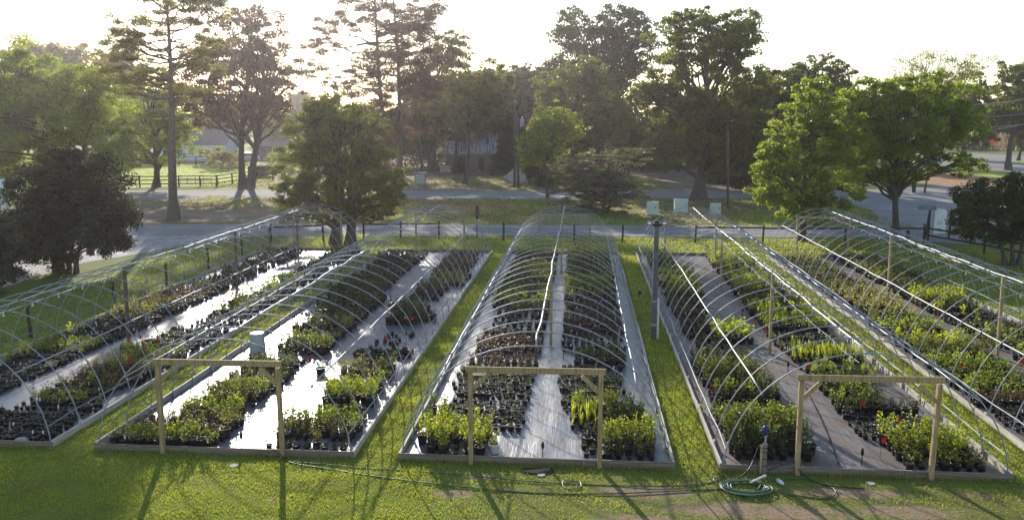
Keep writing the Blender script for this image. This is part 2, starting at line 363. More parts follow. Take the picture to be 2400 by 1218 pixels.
for h, c in enumerate(HC):
    t = thing('hoop_house', ['uncovered pipe hoop house at far left over dark pots', 'uncovered pipe hoop house over glaring silver cloth, second from left', 'uncovered pipe hoop house in the middle of the five', 'uncovered pipe hoop house beside the grey square steel post, right of middle', 'uncovered pipe hoop house at far right with tall yellow posts'][h], 'greenhouse', (c, Y0, 0), 0, 'five uncovered hoop houses side by side')
    for k in range(26):
        y = .05 + (LEN - .1) * k / 25
        part('hoop', MB().tube(hoop_pts(0, y, h * 50 + k), 0.0155, 6), 'galvanised', t, smooth=True)
    r = random.Random(h)
    def run(u, dz, rad, wav, seg=26, y0=.0, y1=LEN):
        P = []
        for k in range(seg + 1):
            y = y0 + (y1 - y0) * k / seg
            P.append((u + r.uniform(-wav, wav), y, arch(u) + dz + r.uniform(-wav, wav) * .7))
        return P
    part('ridge_pipe', MB().tube(run(0, -.03, .02, .035), .024, 6), 'galvanised', t, smooth=True)
    for s in (-1, 1):
        part('purlin', MB().tube(run(s * 2.3, -.035, .02, .02), .02, 6), 'galvanised', t, smooth=True)
        for zz in (.52,):
            uu = s * (HW - .06)
            P = [(uu + r.uniform(-.02, .02) - s * .0, y, zz + r.uniform(-.03, .03)) for y in np.linspace(0, LEN, 27)]
            part('side_rail', MB().tube(P, .019, 4), 'galv_dull', t)
    # irrigation line under the ridge with drop sprinklers
    if h in (0, 3, 4):
        P = [(-.22 + r.uniform(-.02, .02), y, HH - .26 - (.05 if k % 2 else 0)) for k, y in enumerate(np.linspace(.2, LEN - .2, 27))]
        il = part('irrigation_pipe', MB().tube(P, .009, 5), 'galv_dull', t)
        dm = MB().tube([(0, 0, -.28), (0, 0, -.37)], .014, 6).lathe([(0, -.40), (.03, -.385), (.026, -.36), (0, -.355)], (0, 0, 0), 8).mesh('drop_sprinkler', 'white_plastic')
        for k, y in enumerate(np.linspace(.8, LEN - .8, 24)): obj('drop_sprinkler', dm, il, (-.22, y, HH))
    # base boards
    for s in (-1, 1):
        mb = MB(); n = 7
        for k in range(n):
            ya, yb = LEN * k / n + .004, LEN * (k + 1) / n - .004; jj = r.uniform(-.02, .02)
            mb.box((s * (HW + .05) + jj, (ya + yb) / 2, .085 + r.uniform(-.01, .01)), (.05, yb - ya, .17))
        for k in range(12): mb.box((s * (HW + .005), LEN * (k + .5) / 12, .12), (.04, .09, .21))
        part('side_board', mb, 'wood_side', t)
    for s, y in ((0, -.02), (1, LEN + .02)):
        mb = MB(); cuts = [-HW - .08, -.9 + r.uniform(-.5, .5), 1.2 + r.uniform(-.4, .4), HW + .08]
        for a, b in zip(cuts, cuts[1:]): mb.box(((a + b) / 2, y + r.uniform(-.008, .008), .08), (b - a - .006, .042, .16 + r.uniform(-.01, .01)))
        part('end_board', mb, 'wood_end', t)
    xa, xb = FR[h][0] - c, FR[h][1] - c
    for y, sg in ((-.12, 1), (LEN + .1, -1)):
        ef = part('door_header', MB().bar((xa - .1, y - .02 * sg, 2.25), (xb + .1, y - .02 * sg, 2.27), .045, .14), 'wood_new', t)
        for x, s in ((xa, 1), (xb, -1)):
            part('door_post', MB().bar((x + .02 * (h - 2) * s, y, 0), (x, y, 2.175), .1, .1), 'wood_new', t)
            part('corner_brace', MB().bar((x + s * .05, y, 1.78), (x + s * .42, y, 2.16), .045, .09), 'wood_new', t)
    for v in POSTV[h]:
        pp = part('centre_post', MB().bar((.05 * (h - 2) * .5, v, 0), (0, v, HH - .06), .09, .09), 'wood_new' if h > 0 else 'bark_pine', t)
        part('footing', MB().prism([(.12 * math.cos(a), v + .1 * math.sin(a)) for a in np.linspace(0, 2 * math.pi, 9)[:-1]], .012, .05), 'concrete', pp)
# silver ground cloth inside each house, gently rumpled
for h, c in enumerate(HC):
    nx, ny = 40, 200; g = np.random.default_rng(h)
    X, Yv = np.meshgrid(np.linspace(-HW + .0, HW - .0, nx), np.linspace(.01, LEN - .01, ny))
    Z = .02 + .008 * np.sin(X * 6 + np.sin(Yv * .7 + h) * 2) + .006 * np.sin(X * 13 + Yv * .9) + .006 * g.normal(size=X.shape) * .6
    V = np.stack([X, Yv, np.clip(Z, .006, None)], -1).reshape(-1, 3)
    I = (np.arange(ny - 1)[:, None] * nx + np.arange(nx - 1)[None]).ravel()
    F = np.stack([I, I + 1, I + nx + 1, I + nx], 1)
    o = obj('ground_cloth', npmesh('ground_cloth', V, F, ['cloth_silver' if h < 3 else 'cloth_dusty_shaded']), None, (c, Y0, .0))
    tag(o, f"{'bright silver' if h < 3 else 'dusty shade-darkened grey'} weed cloth spread on the floor of the {HN[h]}", 'ground cloth', 'ground cloths inside the hoop houses')
# ---------------------------------------------------------------- potted plants
# kinds: pot radius, pot height, foliage height, spread, leaves, leaf size, leaf material, style
KIND = {
 'cell':   (.085, .14, .07, .07, 7, .035, 'leaf_dark', 'mound'),
 'lowdark':(.095, .17, .14, .10, 34, .04, 'leaf_dark', 'mound'),
 'low':    (.095, .17, .17, .12, 44, .042, 'leaf_mid', 'mound'),
 'lowlight':(.095, .17, .20, .13, 46, .045, 'leaf_light', 'mound'),
 'shrub':  (.12, .23, .36, .18, 120, .05, 'leaf_mid', 'shrub'),
 'sdark':  (.12, .23, .34, .17, 120, .05, 'leaf_dark', 'shrub'),
 'slight': (.12, .23, .38, .19, 120, .055, 'leaf_light', 'shrub'),
 'yellow': (.14, .26, .48, .20, 190, .06, 'leaf_yellow', 'shrub'),
 'bush':   (.15, .28, .60, .25, 230, .065, 'leaf_mid', 'shrub'),
 'bdark':  (.15, .28, .55, .24, 230, .06, 'leaf_dark', 'shrub'),
 'pale':   (.12, .23, .40, .22, 170, .045, 'leaf_pale', 'shrub'),
 'iris':   (.10, .18, .42, .10, 11, .03, 'leaf_yellow', 'blades'),
 'reed':   (.10, .18, .40, .10, 22, .018, 'leaf_pale', 'blades'),
 'brown':  (.11, .20, .30, .15, 80, .04, 'leaf_brown', 'shrub'),
 'red':    (.11, .20, .28, .15, 80, .045, 'leaf_bronze', 'shrub'),
 'bare':   (.11, .22, .26, .12, 12, .04, 'leaf_brown', 'shrub'),
}
DESC = {'cell': 'small black pot with sprouts', 'lowdark': 'low dark green plant', 'low': 'low green plant', 'lowlight': 'low light green plant',
 'shrub': 'mid green shrub', 'sdark': 'dark green shrub', 'slight': 'light green shrub', 'yellow': 'yellow-green shrub', 'bush': 'tall green bush',
 'bdark': 'tall dark bush', 'pale': 'pale feathery shrub', 'iris': 'upright iris leaves', 'reed': 'tuft of grassy blades', 'brown': 'brown wispy shrub', 'red': 'reddish leafed shrub', 'bare': 'bare twiggy plant'}
for _k, _v in list(KIND.items()):
    s_ = 1. if _k in ('cell', 'bush', 'bdark', 'yellow', 'iris') else .92
    KIND[_k] = (_v[0] * .84, _v[1] * .9, _v[2] * s_, _v[3] * s_, int(_v[4] * .78), _v[5] * .95, _v[6], _v[7])
def pot_arrays(r, h, n=10):
    prof = [(r * .80, 0), (r * .96, h * .86), (r * 1.07, h * .87), (r * 1.07, h), (r * .97, h), (r * .95, h * .90)]
    V = []; F = []
    for (q, z) in prof: V += [(q * math.cos(2 * math.pi * k / n), q * math.sin(2 * math.pi * k / n), z) for k in range(n)]
    for i in range(len(prof) - 1): F += [(i * n + k, i * n + (k + 1) % n, (i + 1) * n + (k + 1) % n, (i + 1) * n + k) for k in range(n)]
    return np.array(V), np.array(F)
def soil_arrays(r, h, n=10, g=rng):
    V = [(0, 0, h * .93)] + [(r * .95 * math.cos(2 * math.pi * k / n), r * .95 * math.sin(2 * math.pi * k / n), h * (.88 + .05 * g.random())) for k in range(n)]
    F = [(0, 1 + k, 1 + (k + 1) % n, 1 + (k + 2) % n) for k in range(0, n, 2)]
    return np.array(V), np.array(F)
def foliage_arrays(kind, g, lod=0):
    r, h, fh, sp, nl, ls, mat, st = KIND[kind]; z0 = h * .92
    VV = []; FF = []; RR = []; MI = []; k0 = 0
    def put(V, F, Rn, mi):
        nonlocal k0
        VV.append(V); FF.append(F + k0); RR.append(Rn); MI.append(np.full(len(F), mi)); k0 += len(V)
    if lod: nl = max(6, int(nl * .2)); ls = ls * 1.9
    if st == 'blades':
        for k in range(nl if not lod else max(5, nl)):
            a = g.uniform(0, 6.28); ln = fh * g.uniform(.6, 1.1); tilt = g.uniform(.05, .35); b = np.array([math.cos(a), math.sin(a), 0]); s = np.array([-b[1], b[0], 0]) * (ls * (.5 if not lod else .35))
            p0 = b * sp * .25 * g.random() + [0, 0, z0]; p1 = p0 + b * ln * tilt * .4 + [0, 0, ln * .6]; p2 = p0 + b * ln * tilt + [0, 0, ln]
            put(np.array([p0 - s, p0 + s, p1 + s, p1 - s, p2 + s * .2, p2 - s * .2]), np.array([[0, 1, 2, 3], [3, 2, 4, 5]]), g.random(2), 0)
    else:
        if st == 'mound': n = nl; P = unit(n, g) * [sp, sp, fh * .55] * (g.random((n, 1)) ** .45) + [0, 0, z0 + fh * .42]
        else:
            ns = 5 if not lod else 3; P = []
            for k in range(ns):
                a = g.uniform(0, 6.28); tip = np.array([math.cos(a) * sp * g.uniform(.3, .95), math.sin(a) * sp * g.uniform(.3, .95), z0 + fh * g.uniform(.6, 1.05)]); base = np.array([0, 0, z0 - .02])
                m = max(2, nl // ns); tt = g.uniform(.25, 1.05, m)[:, None]
                P.append(base + (tip - base) * tt + g.normal(size=(m, 3)) * sp * .27 * (1.15 - .5 * tt))
                if not lod:
                    w = np.array([.006, 0, 0]); w2 = np.array([0, .006, 0])
                    put(np.array([base - w, base + w, tip + w * .5, tip - w * .5]), np.array([[0, 1, 2, 3]]), np.array([.5]), 1)
                    put(np.array([base - w2, base + w2, tip + w2 * .5, tip - w2 * .5]), np.array([[0, 1, 2, 3]]), np.array([.5]), 1)
            P = np.concatenate(P)
        P[:, 2] = np.maximum(P[:, 2], z0)
        V, F, Rn = leaves(P, ls, g); put(V, F, Rn, 0)
    return np.concatenate(VV), np.concatenate(FF), np.concatenate(RR), np.concatenate(MI)
# blocks: house, side, offset from centre line (start, end), distance along (start, end), kinds, pitch, chance of a gap
BL = [
 # far left house
 (0, 'L', -2.85, -.75, 2., 9.2, ['cell', 'cell', 'cell', 'lowlight'], .20, .03), (0, 'L', -2.9, -2.2, 5., 10.5, ['yellow', 'slight'], .42, .35),
 (0, 'L', -2.85, -.6, 9.3, 13.5, ['cell', 'cell', 'lowdark'], .20, .04), (0, 'L', -2.9, -1.3, 12., 16.2, ['reed', 'reed', 'low'], .26, .1),
 (0, 'L', -2.8, -.5, 13.6, 20.5, ['lowdark', 'red', 'sdark', 'lowdark'], .27, .08), (0, 'L', -2.6, -.5, 21., 29.8, ['sdark', 'bare', 'low', 'lowdark'], .30, .15),
 (0, 'R', .5, 2.9, .35, 2.7, ['cell'], .20, .02), (0, 'R', .6, 2.8, 2.8, 4.2, ['slight', 'lowdark', 'low', 'bare'], .27, .06), (0, 'R', .7, 2.8, 4.3, 5.4, ['red', 'brown', 'shrub'], .27, .08),
 (0, 'R', .8, 2.85, 5.5, 8.2, ['pale', 'pale', 'slight', 'shrub'], .30, .04), (0, 'R', .75, 2.8, 8.4, 11.0, ['lowdark', 'lowdark', 'cell'], .22, .04),
 (0, 'R', 1.1, 2.85, 11.4, 17., ['lowdark', 'shrub', 'low'], .28, .12), (0, 'R', 1.3, 2.85, 17.3, 29.8, ['slight', 'bare', 'low', 'shrub'], .30, .14),
 # second house
 (1, 'L', -2.9, -.3, .2, 1.8, ['slight', 'red', 'pale', 'bare', 'shrub'], .27, .05), (1, 'L', -2.3, -.55, 1.9, 3.1, ['slight', 'lowlight', 'low'], .27, .06),
 (1, 'L', -2.25, -.5, 3.2, 4.3, ['slight', 'shrub'], .28, .06), (1, 'L', -2.3, -.4, 4.5, 6.0, ['lowlight', 'cell', 'low'], .22, .03), (1, 'L', -2.1, -.5, 6.3, 7.4, ['shrub', 'lowlight', 'cell'], .24, .1),
 (1, 'L', -1.9, -.1, 8.3, 10.6, ['shrub', 'slight', 'shrub', 'lowdark'], .29, .05), (1, 'L', -2.3, -.1, 11.3, 14., ['pale', 'lowdark', 'sdark', 'shrub'], .28, .1),
 (1, 'L', -2.6, -.1, 14.7, 17.5, ['lowdark', 'sdark', 'bare'], .27, .1), (1, 'L', -2.9, -.5, 17.6, 29.9, ['sdark', 'brown', 'low', 'red', 'sdark', 'lowdark'], .30, .04),
 (1, 'R', .95, 2.9, .2, 2.3, ['lowdark', 'pale', 'slight', 'pale'], .28, .03), (1, 'R', 1.4, 2.8, 2.5, 4.2, ['bare', 'shrub', 'yellow', 'bare'], .30, .1), (1, 'R', 1.1, 2.8, 4.4, 6.5, ['slight', 'low', 'bare', 'pale'], .27, .05),
 (1, 'R', 1.3, 2.3, 6.8, 7.8, ['bare', 'lowdark'], .27, .15), (1, 'R', .95, 2.85, 8.0, 8.8, ['cell'], .2, .02), (1, 'R', 1.2, 2.7, 9.4, 11.3, ['lowdark', 'low', 'bare'], .32, .55),
 (1, 'R', 1.1, 2.2, 12.6, 15.8, ['bdark', 'sdark', 'low'], .3, .05), (1, 'R', 2.2, 2.8, 13.2, 14.2, ['bare'], .25, .1), (1, 'R', 1.0, 2.4, 17., 20., ['brown', 'sdark', 'shrub'], .3, .05), (1, 'R', 1.2, 2.9, 20.2, 22.3, ['reed'], .25, .05),
 (1, 'R', .9, 2.9, 22.6, 29.9, ['brown', 'sdark', 'red', 'low'], .3, .05),
 # middle house
 (2, 'L', -2.85, -1.2, .25, 1.9, ['yellow', 'yellow', 'yellow', 'slight', 'sdark'], .36, .05), (2, 'L', -2.9, -2.5, 1.9, 3.6, ['slight', 'lowdark'], .3, .2), (2, 'L', -2.5, -.45, 2.0, 4.7, ['lowdark', 'lowdark', 'cell', 'bare'], .24, .04),
 (2, 'L', -2.75, -.4, 4.9, 7.0, ['lowdark', 'low', 'cell', 'lowdark'], .23, .04), (2, 'L', -2.6, -.35, 7.2, 9.1, ['brown', 'red', 'bare'], .28, .05), (2, 'L', -2.6, -.35, 9.3, 12.0, ['brown', 'bare', 'lowdark', 'brown'], .28, .05),
 (2, 'L', -2.5, -.3, 12.4, 15.6, ['bare', 'sdark', 'lowdark'], .34, .32), (2, 'L', -2.85, -.35, 15.8, 29.9, ['slight', 'sdark', 'shrub', 'pale', 'sdark', 'brown'], .3, .05),
 (2, 'R', 1.15, 1.7, .5, 2.2, ['lowdark', 'sdark', 'bare'], .27, .08), (2, 'R', 1.7, 2.85, .4, 2.4, ['shrub', 'yellow', 'sdark'], .31, .05), (2, 'R', .85, 1.5, 2.3, 3.3, ['iris', 'slight'], .24, .1), (2, 'R', 1.5, 2.85, 2.5, 4.2, ['sdark', 'shrub', 'lowdark'], .27, .05), (2, 'R', .6, 2.0, 3.5, 5.0, ['cell', 'lowdark'], .22, .03),
 (2, 'R', .45, 2.3, 5.2, 7.3, ['lowdark', 'cell', 'cell'], .22, .03), (2, 'R', .9, 2.5, 7.8, 9.3, ['sdark', 'low'], .3, .12), (2, 'R', .45, 2.7, 9.6, 12.3, ['bare', 'sdark', 'lowdark', 'brown'], .28, .06),
 (2, 'R', .45, 2.6, 12.5, 14.4, ['brown', 'brown', 'low'], .28, .06), (2, 'R', .4, 2.7, 14.8, 17.5, ['lowdark', 'bare'], .28, .08), (2, 'R', .35, 2.7, 17.8, 29.9, ['shrub', 'slight', 'shrub', 'sdark', 'bush', 'low'], .3, .05),
 # fourth house
 (3, 'L', -2.9, -.95, .4, 2.3, ['bdark', 'bdark', 'bush', 'sdark'], .33, .03), (3, 'L', -2.8, -.8, 2.4, 3.9, ['slight', 'low', 'bush'], .29, .03), (3, 'L', -2.8, -.8, 4.1, 5.8, ['brown', 'slight', 'shrub'], .3, .04),
 (3, 'L', -2.9, -1.0, 6.0, 8.6, ['bush', 'bdark', 'sdark'], .33, .05), (3, 'L', -2.6, -1.2, 9.0, 11.0, ['lowdark', 'sdark', 'bare'], .32, .3), (3, 'L', -1.6, -.35, 10.6, 12.9, ['yellow', 'slight'], .34, .1),
 (3, 'L', -2.7, -1.6, 11.4, 14., ['sdark', 'bare'], .32, .15), (3, 'L', -2.75, -1.2, 14.5, 18.5, ['red', 'sdark', 'shrub'], .32, .08), (3, 'L', -2.75, -.9, 18.7, 25., ['slight', 'yellow', 'shrub', 'sdark'], .33, .05), (3, 'L', -2.8, -1.3, 25.3, 29.5, ['low', 'sdark', 'pale'], .3, .1),
 (3, 'R', 1.05, 2.9, .3, 1.8, ['shrub', 'sdark', 'yellow', 'sdark'], .32, .05), (3, 'R', .65, 2.85, 1.9, 4.2, ['lowdark', 'cell', 'bare', 'sdark'], .27, .12), (3, 'R', .7, 2.2, 4.5, 6.2, ['slight', 'yellow', 'low', 'bdark'], .3, .04),
 (3, 'R', .65, 2.7, 7.0, 8.2, ['iris', 'cell', 'cell', 'slight'], .24, .03), (3, 'R', .6, 2.8, 8.8, 9.8, ['iris', 'iris', 'cell'], .24, .03), (3, 'R', .5, 2.85, 10.2, 12.4, ['lowdark', 'low', 'cell'], .24, .03),
 (3, 'R', .55, 2.85, 12.7, 19.5, ['slight', 'yellow', 'bush', 'shrub', 'low'], .32, .04), (3, 'R', .7, 2.8, 19.8, 29.6, ['bush', 'slight', 'yellow', 'slight'], .33, .04),
 # far right house
 (4, 'L', -2.8, -.6, 3., 5.2, ['cell', 'lowdark', 'brown'], .24, .05), (4, 'L', -2.8, -.6, 5.4, 7.4, ['slight', 'low', 'shrub'], .29, .05), (4, 'L', -2.75, -.5, 7.8, 10.4, ['slight', 'yellow', 'bush', 'red'], .33, .05),
 (4, 'L', -2.7, -.5, 10.6, 14.2, ['yellow', 'red', 'slight', 'shrub'], .32, .06), (4, 'L', -2.7, -.6, 14.6, 18.8, ['pale', 'brown', 'pale'], .31, .05), (4, 'L', -2.8, -.6, 19., 29.7, ['shrub', 'red', 'sdark', 'low', 'pale'], .31, .08),
 (4, 'R', .55, 2.85, 4.5, 9.2, ['shrub', 'brown', 'sdark'], .31, .05), (4, 'R', .5, 2.85, 9.4, 14., ['slight', 'shrub', 'sdark', 'red'], .31, .06), (4, 'R', .45, 2.85, 14.2, 19.5, ['lowdark', 'sdark', 'yellow'], .29, .06), (4, 'R', .45, 2.85, 19.8, 29.7, ['sdark', 'shrub', 'pale', 'lowdark'], .3, .06),
]
def ordinal(n):
    w = ['zeroth', 'first', 'second', 'third', 'fourth', 'fifth', 'sixth', 'seventh', 'eighth', 'ninth', 'tenth', 'eleventh', 'twelfth', 'thirteenth', 'fourteenth', 'fifteenth', 'sixteenth', 'seventeenth', 'eighteenth', 'nineteenth']
    if n < 20: return w[n]
    tens = {2: 'twent', 3: 'thirt', 4: 'fort', 5: 'fift', 6: 'sixt'}[n // 10]
    return tens + 'ieth' if n % 10 == 0 else tens + 'y-' + w[n % 10]
pr = random.Random(11)
rows = {}                                   # (house, side) -> list of (distance, [plants])
for (h, side, ua, ub, va, vb, kinds, pitch, gap) in BL:
    pitch *= .8; va -= .15; vb += .12; ua -= .08; ub += .05
    ua = max(ua, -2.95); ub = min(ub, 2.95); va = max(va, .14)
    nv = max(1, int((vb - va) / pitch)); nu = max(1, int((ub - ua) / pitch)); run_kind = pr.choice(kinds); k_left = 0
    for i in range(nv):
        v = va + (vb - va) * (i + .5) / nv; row = []
        if k_left <= 0: run_kind = kinds[int(i / nv * len(kinds)) % len(kinds)] if pr.random() < .75 else pr.choice(kinds); k_left = pr.randint(1, 3)
        k_left -= 1
        if k_left == 0 and pr.random() < .3 and nv > 6: continue
        tall = pr.uniform(.72, 1.12); sh = pr.uniform(-.06, .06); trim = pr.choice([0, 0, 0, 1]) if nu > 3 else 0
        for j in range(nu - trim):
            if pr.random() < gap: continue
            u = (ub - pitch * (j + .5)) if side == 'L' else (ua + pitch * (j + .5))
            k = run_kind if pr.random() < .84 else pr.choice(kinds + ['bare', 'cell'])
            row.append((HC[h] + u + sh + pr.uniform(-.02, .02), Y0 + v + pr.uniform(-.02, .02), k, pr.uniform(0, 6.28), max(tall, .9 if k in ('yellow', 'bush', 'bdark') else 0) * pr.uniform(.75, 1.2)))
        if row: rows.setdefault((h, side), []).append((v, row))
allp = []
for (h, side), L_ in rows.items():
    L_.sort(key=lambda q: q[0])
    for ri, (v, row) in enumerate(L_):
        for ci, (x, y, k, rz, sc) in enumerate(row): allp.append((h, side, ri + 1, ci + 1, x, y, k, rz, sc))
def seen(x, y):
    px, py, z = proj((x, y, .2)); return -20 < px < 2420 and py < 1225
vis = [p for p in allp if seen(p[4], p[5])]
vis.sort(key=lambda p: -(KIND[p[6]][2] + KIND[p[6]][1] + KIND[p[6]][3]) / proj((p[4], p[5], .2))[2])
HN2 = ['far left hoop house', 'second hoop house', 'middle hoop house', 'fourth hoop house', 'far right hoop house']
proto = {}
def make_plant(kind, var):
    r, h, fh, sp, nl, ls, mat, st = KIND[kind]; g = np.random.default_rng(sum(map(ord, kind)) * 10 + var)
    t = thing('potted_plant', 'x', 'potted plant', group='potted plants lined up in the hoop houses')
    V, F = pot_arrays(r, h, 14); p = obj('pot', npmesh('pot', V, F, ['pot_black']), t)
    V, F = soil_arrays(r, h, 14, g); obj('soil', npmesh('soil', V, F, ['soil']), p)
    if var == 4: part('plant_tag', MB().box((r * .5, -r * .7, h + .05), (.035, .004, .1)), 'white_plastic', t)
    V, F, Rn, MI = foliage_arrays(kind, g); obj('foliage', npmesh('foliage', V, F, [mat, 'twig'], MI, Rn), t)
    return t
def copy_plant(src):
    t = src.copy(); C.objects.link(t)
    for ch in src.children:
        c = ch.copy(); C.objects.link(c); c.parent = t
        for g_ in ch.children: d = g_.copy(); C.objects.link(d); d.parent = c
    return t
used = set()
for (h, side, ri, ci, x, y, k, rz, sc) in vis[:299]:
    key = (k, pr.randint(0, 4))
    if key not in proto: proto[key] = make_plant(*key); t = proto[key]
    else: t = copy_plant(proto[key])
    t.location = (x, y, .016); t.rotation_euler = (0, 0, rz); t.scale = (sc, sc, sc * pr.uniform(.9, 1.1))
    t['label'] = f"{DESC[k]}, {ordinal(ri)} row from front, {ordinal(ci)} from aisle, {'left' if side == 'L' else 'right'} bed, {HN2[h]}"
    used.add((x, y))
t = proto.get(('yellow', 0))
# all the others, as one mass of pots and leaves
rest = [p for p in vis[299:]]
ks = list(KIND); mats = ['pot_black', 'soil', 'twig'] + [f'leaf_{n}' for n in ('dark', 'mid', 'light', 'yellow', 'pale', 'brown', 'bronze')] + ['white_plastic']
VV = []; FF = []; MI = []; RR = []; k0 = 0
bykey = {}
for p in rest: bykey.setdefault((p[6], pr.randint(0, 3), int(p[5] > 27)), []).append(p)
for (k, var, lod), L_ in bykey.items():
    r, h, fh, sp, nl, ls, mat, st = KIND[k]; g = np.random.default_rng(var + 77)
    V1, F1 = pot_arrays(r, h, 8); V2, F2 = soil_arrays(r, h, 8, g); V3, F3, R3, M3 = foliage_arrays(k, g, lod)
    V = np.concatenate([V1, V2, V3]); F = np.concatenate([F1, F2 + len(V1), F3 + len(V1) + len(V2)])
    M = np.concatenate([np.zeros(len(F1)), np.ones(len(F2)), np.where(M3 == 1, 2, mats.index(mat))]); Rn = np.concatenate([np.zeros(len(F1) + len(F2)), R3])
    for (_, _, _, _, x, y, _, rz, sc) in L_:
        cs, sn = math.cos(rz), math.sin(rz); Q = V @ np.array([[cs, sn, 0], [-sn, cs, 0], [0, 0, 1]]) * sc + [x, y, .016]
        VV.append(Q); FF.append(F + k0); MI.append(M); RR.append(Rn * .6 + pr.uniform(-.1, .75)); k0 += len(Q)
        if pr.random() < .05:
            w = .02; q = np.array([x + pr.uniform(-.08, .08), y - r, .016 + h * 1.05]); VV.append(np.array([q + [-w, 0, -.04], q + [w, 0, -.04], q + [w, .01, .06], q + [-w, .01, .06]])); FF.append(np.array([[0, 1, 2, 3]]) + k0); MI.append([10]); RR.append([0]); k0 += 4
o = obj('potted_plants_mass', npmesh('potted_plants_mass', np.concatenate(VV), np.concatenate(FF), mats, np.concatenate(MI), np.concatenate(RR)))
tag(o, 'hundreds of smaller potted plants filling the rest of the hoop house beds', 'potted plants', kind='stuff')
print('PLANTS', len(vis), 'rest', len(rest), 'faces', len(o.data.polygons))

# ---------------------------------------------------------------- fences
def fence(name, label, pts, rails, hgt=1.15, cat='fence', mat='wood_dark', pr_=.065, group=None, wires=True):
    t = thing(name, label, cat, (pts[0][0], pts[0][1], 0), group=group); o = np.array([pts[0][0], pts[0][1]])
    r = random.Random(len(pts)); L_ = [np.array(p) - o for p in pts]
    for p in L_:
        hh = hgt * r.uniform(.94, 1.06); lean = r.uniform(-.04, .04)
        part('post', MB().tube([(p[0], p[1], 0), (p[0] + lean, p[1], hh - .02), (p[0] + lean, p[1], hh)], [pr_, pr_ * .92, pr_ * .6], 7), mat, t)
    for i, (a, b) in enumerate(zip(L_, L_[1:])):
        for z in (rails[i] if isinstance(rails, dict) and i in rails else ([] if isinstance(rails, dict) else rails)):
            part('rail', MB().bar((a[0], a[1], z + r.uniform(-.02, .02)), (b[0], b[1], z + r.uniform(-.02, .02)), .05, .11), mat, t)
    if wires:
        mb = MB()
        for a, b in zip(L_, L_[1:]):
            for z in (.12, .35, .6, .85): mb.tube([(a[0], a[1], z), (b[0], b[1], z)], .006, 3, False)
            d = np.linalg.norm(b - a); n = int(d / .45)
            for k in range(1, n): p = a + (b - a) * k / n; mb.tube([(p[0], p[1], .05), (p[0], p[1], .95)], .004, 3, False)
        part('wire_mesh', mb, 'wire', t)
    return t
fence('garden_fence', 'dark round post and wire fence along the left side of the far left hoop house', [(-19.6, 23.2), (-19.8, 27.9), (-19.2, 32.4), (-19.4, 37.2), (-19.5, 41.9), (-19.6, 46.6), (-19.7, 51.2)], {}, 1.2)
fence('garden_fence', 'dark post and wire fence along the near road behind the hoop houses', [(-19.7, 51.4), (-16.6, 52.4), (-14.2, 53.4), (-11.8, 53.6), (-9.3, 53.8), (-5.0, 53.2), (-.46, 53.2), (2.6, 53.3), (7.2, 53.5), (11.45, 53.7), (16.6, 54.), (21.6, 54.5)], {0: [1.0], 2: [1.0], 3: [1.0], 8: [1.0], 9: [.98], 10: [.98]}, 1.22)
fence('garden_fence', 'dark two-rail fence turning down the right side beside the parking lot', [(21.7, 54.2), (23.4, 50.4), (24.6, 46.), (25.4, 41.), (26., 36.), (26.4, 31.)], [.55, 1.0], 1.2)
fence('pasture_fence', 'dark three-rail board fence at the near edge of the sunny pasture', [(x, y) for x, y in G((180, 441), (285, 439), (328, 438.5), (371, 438), (420, 437.5), (470, 437), (508, 437))], [.35, .8, 1.2], 1.35, wires=False, pr_=.1)
fence('pasture_fence', 'dark board fence angling away beside the twin-trunked tree', [(x, y) for x, y in G((510, 436), (545, 430), (600, 424), (640, 420))], [.35, .8, 1.2], 1.3, wires=False, pr_=.1)
fence('pasture_fence', 'distant dark board fence in front of the white house', [(x, y) for x, y in G((330, 389), (375, 389), (420, 388.5), (460, 388), (500, 387), (560, 384), (640, 382))], [.4, .9, 1.4], 1.6, wires=False, pr_=.12)
gt = thing('farm_gate', 'thin tube farm gate with uprights at the end of the pasture fence', 'gate', (*G((425, 437))[0], 0)); gx = G((425, 437), (500, 436)); gd = np.array(gx[1]) - gx[0]
for z in (.3, .6, .9, 1.2): part('bar', MB().tube([(0, -.4, z), (gd[0], gd[1] - .4, z)], .03, 5), 'galv_dull', gt)
for k in range(5): part('upright', MB().tube([(gd[0] * k / 4, gd[1] * k / 4 - .4, .2), (gd[0] * k / 4, gd[1] * k / 4 - .4, 1.25)], .03, 5), 'galv_dull', gt)

# ---------------------------------------------------------------- steel post with floodlights, signs, cabinets
t = thing('steel_post', 'tall grey square steel post with small floodlights beside the fourth hoop house', 'post', (2.62, 29.5, 0))
part('shaft', MB().box((0, 0, 2.05), (.17, .17, 4.1)), 'steel_dark', t); part('cap', MB().box((0, 0, 4.14), (.3, .3, .1)).box((0, 0, 4.23), (.14, .14, .1)), 'black_plastic', t)
for s in (-1, 1):
    f = part('floodlight', MB().box((s * .26, -.05, 4.2), (.18, .14, .12)).tube([(0, 0, 4.15), (s * .2, -.02, 4.18)], .02, 5), 'black_plastic', t); part('lens', MB().box((s * .26, -.125, 4.2), (.13, .01, .08)), 'white_plastic', f)
part('conduit', MB().tube([(.14, -.03, 0), (.14, -.03, 1.45), (.11, -.03, 1.5)], .035, 7), 'white_plastic', t)
part('band', MB().box((0, 0, .55), (.19, .19, .05)).box((0, 0, 1.4), (.19, .19, .05)), 'galvanised', t)

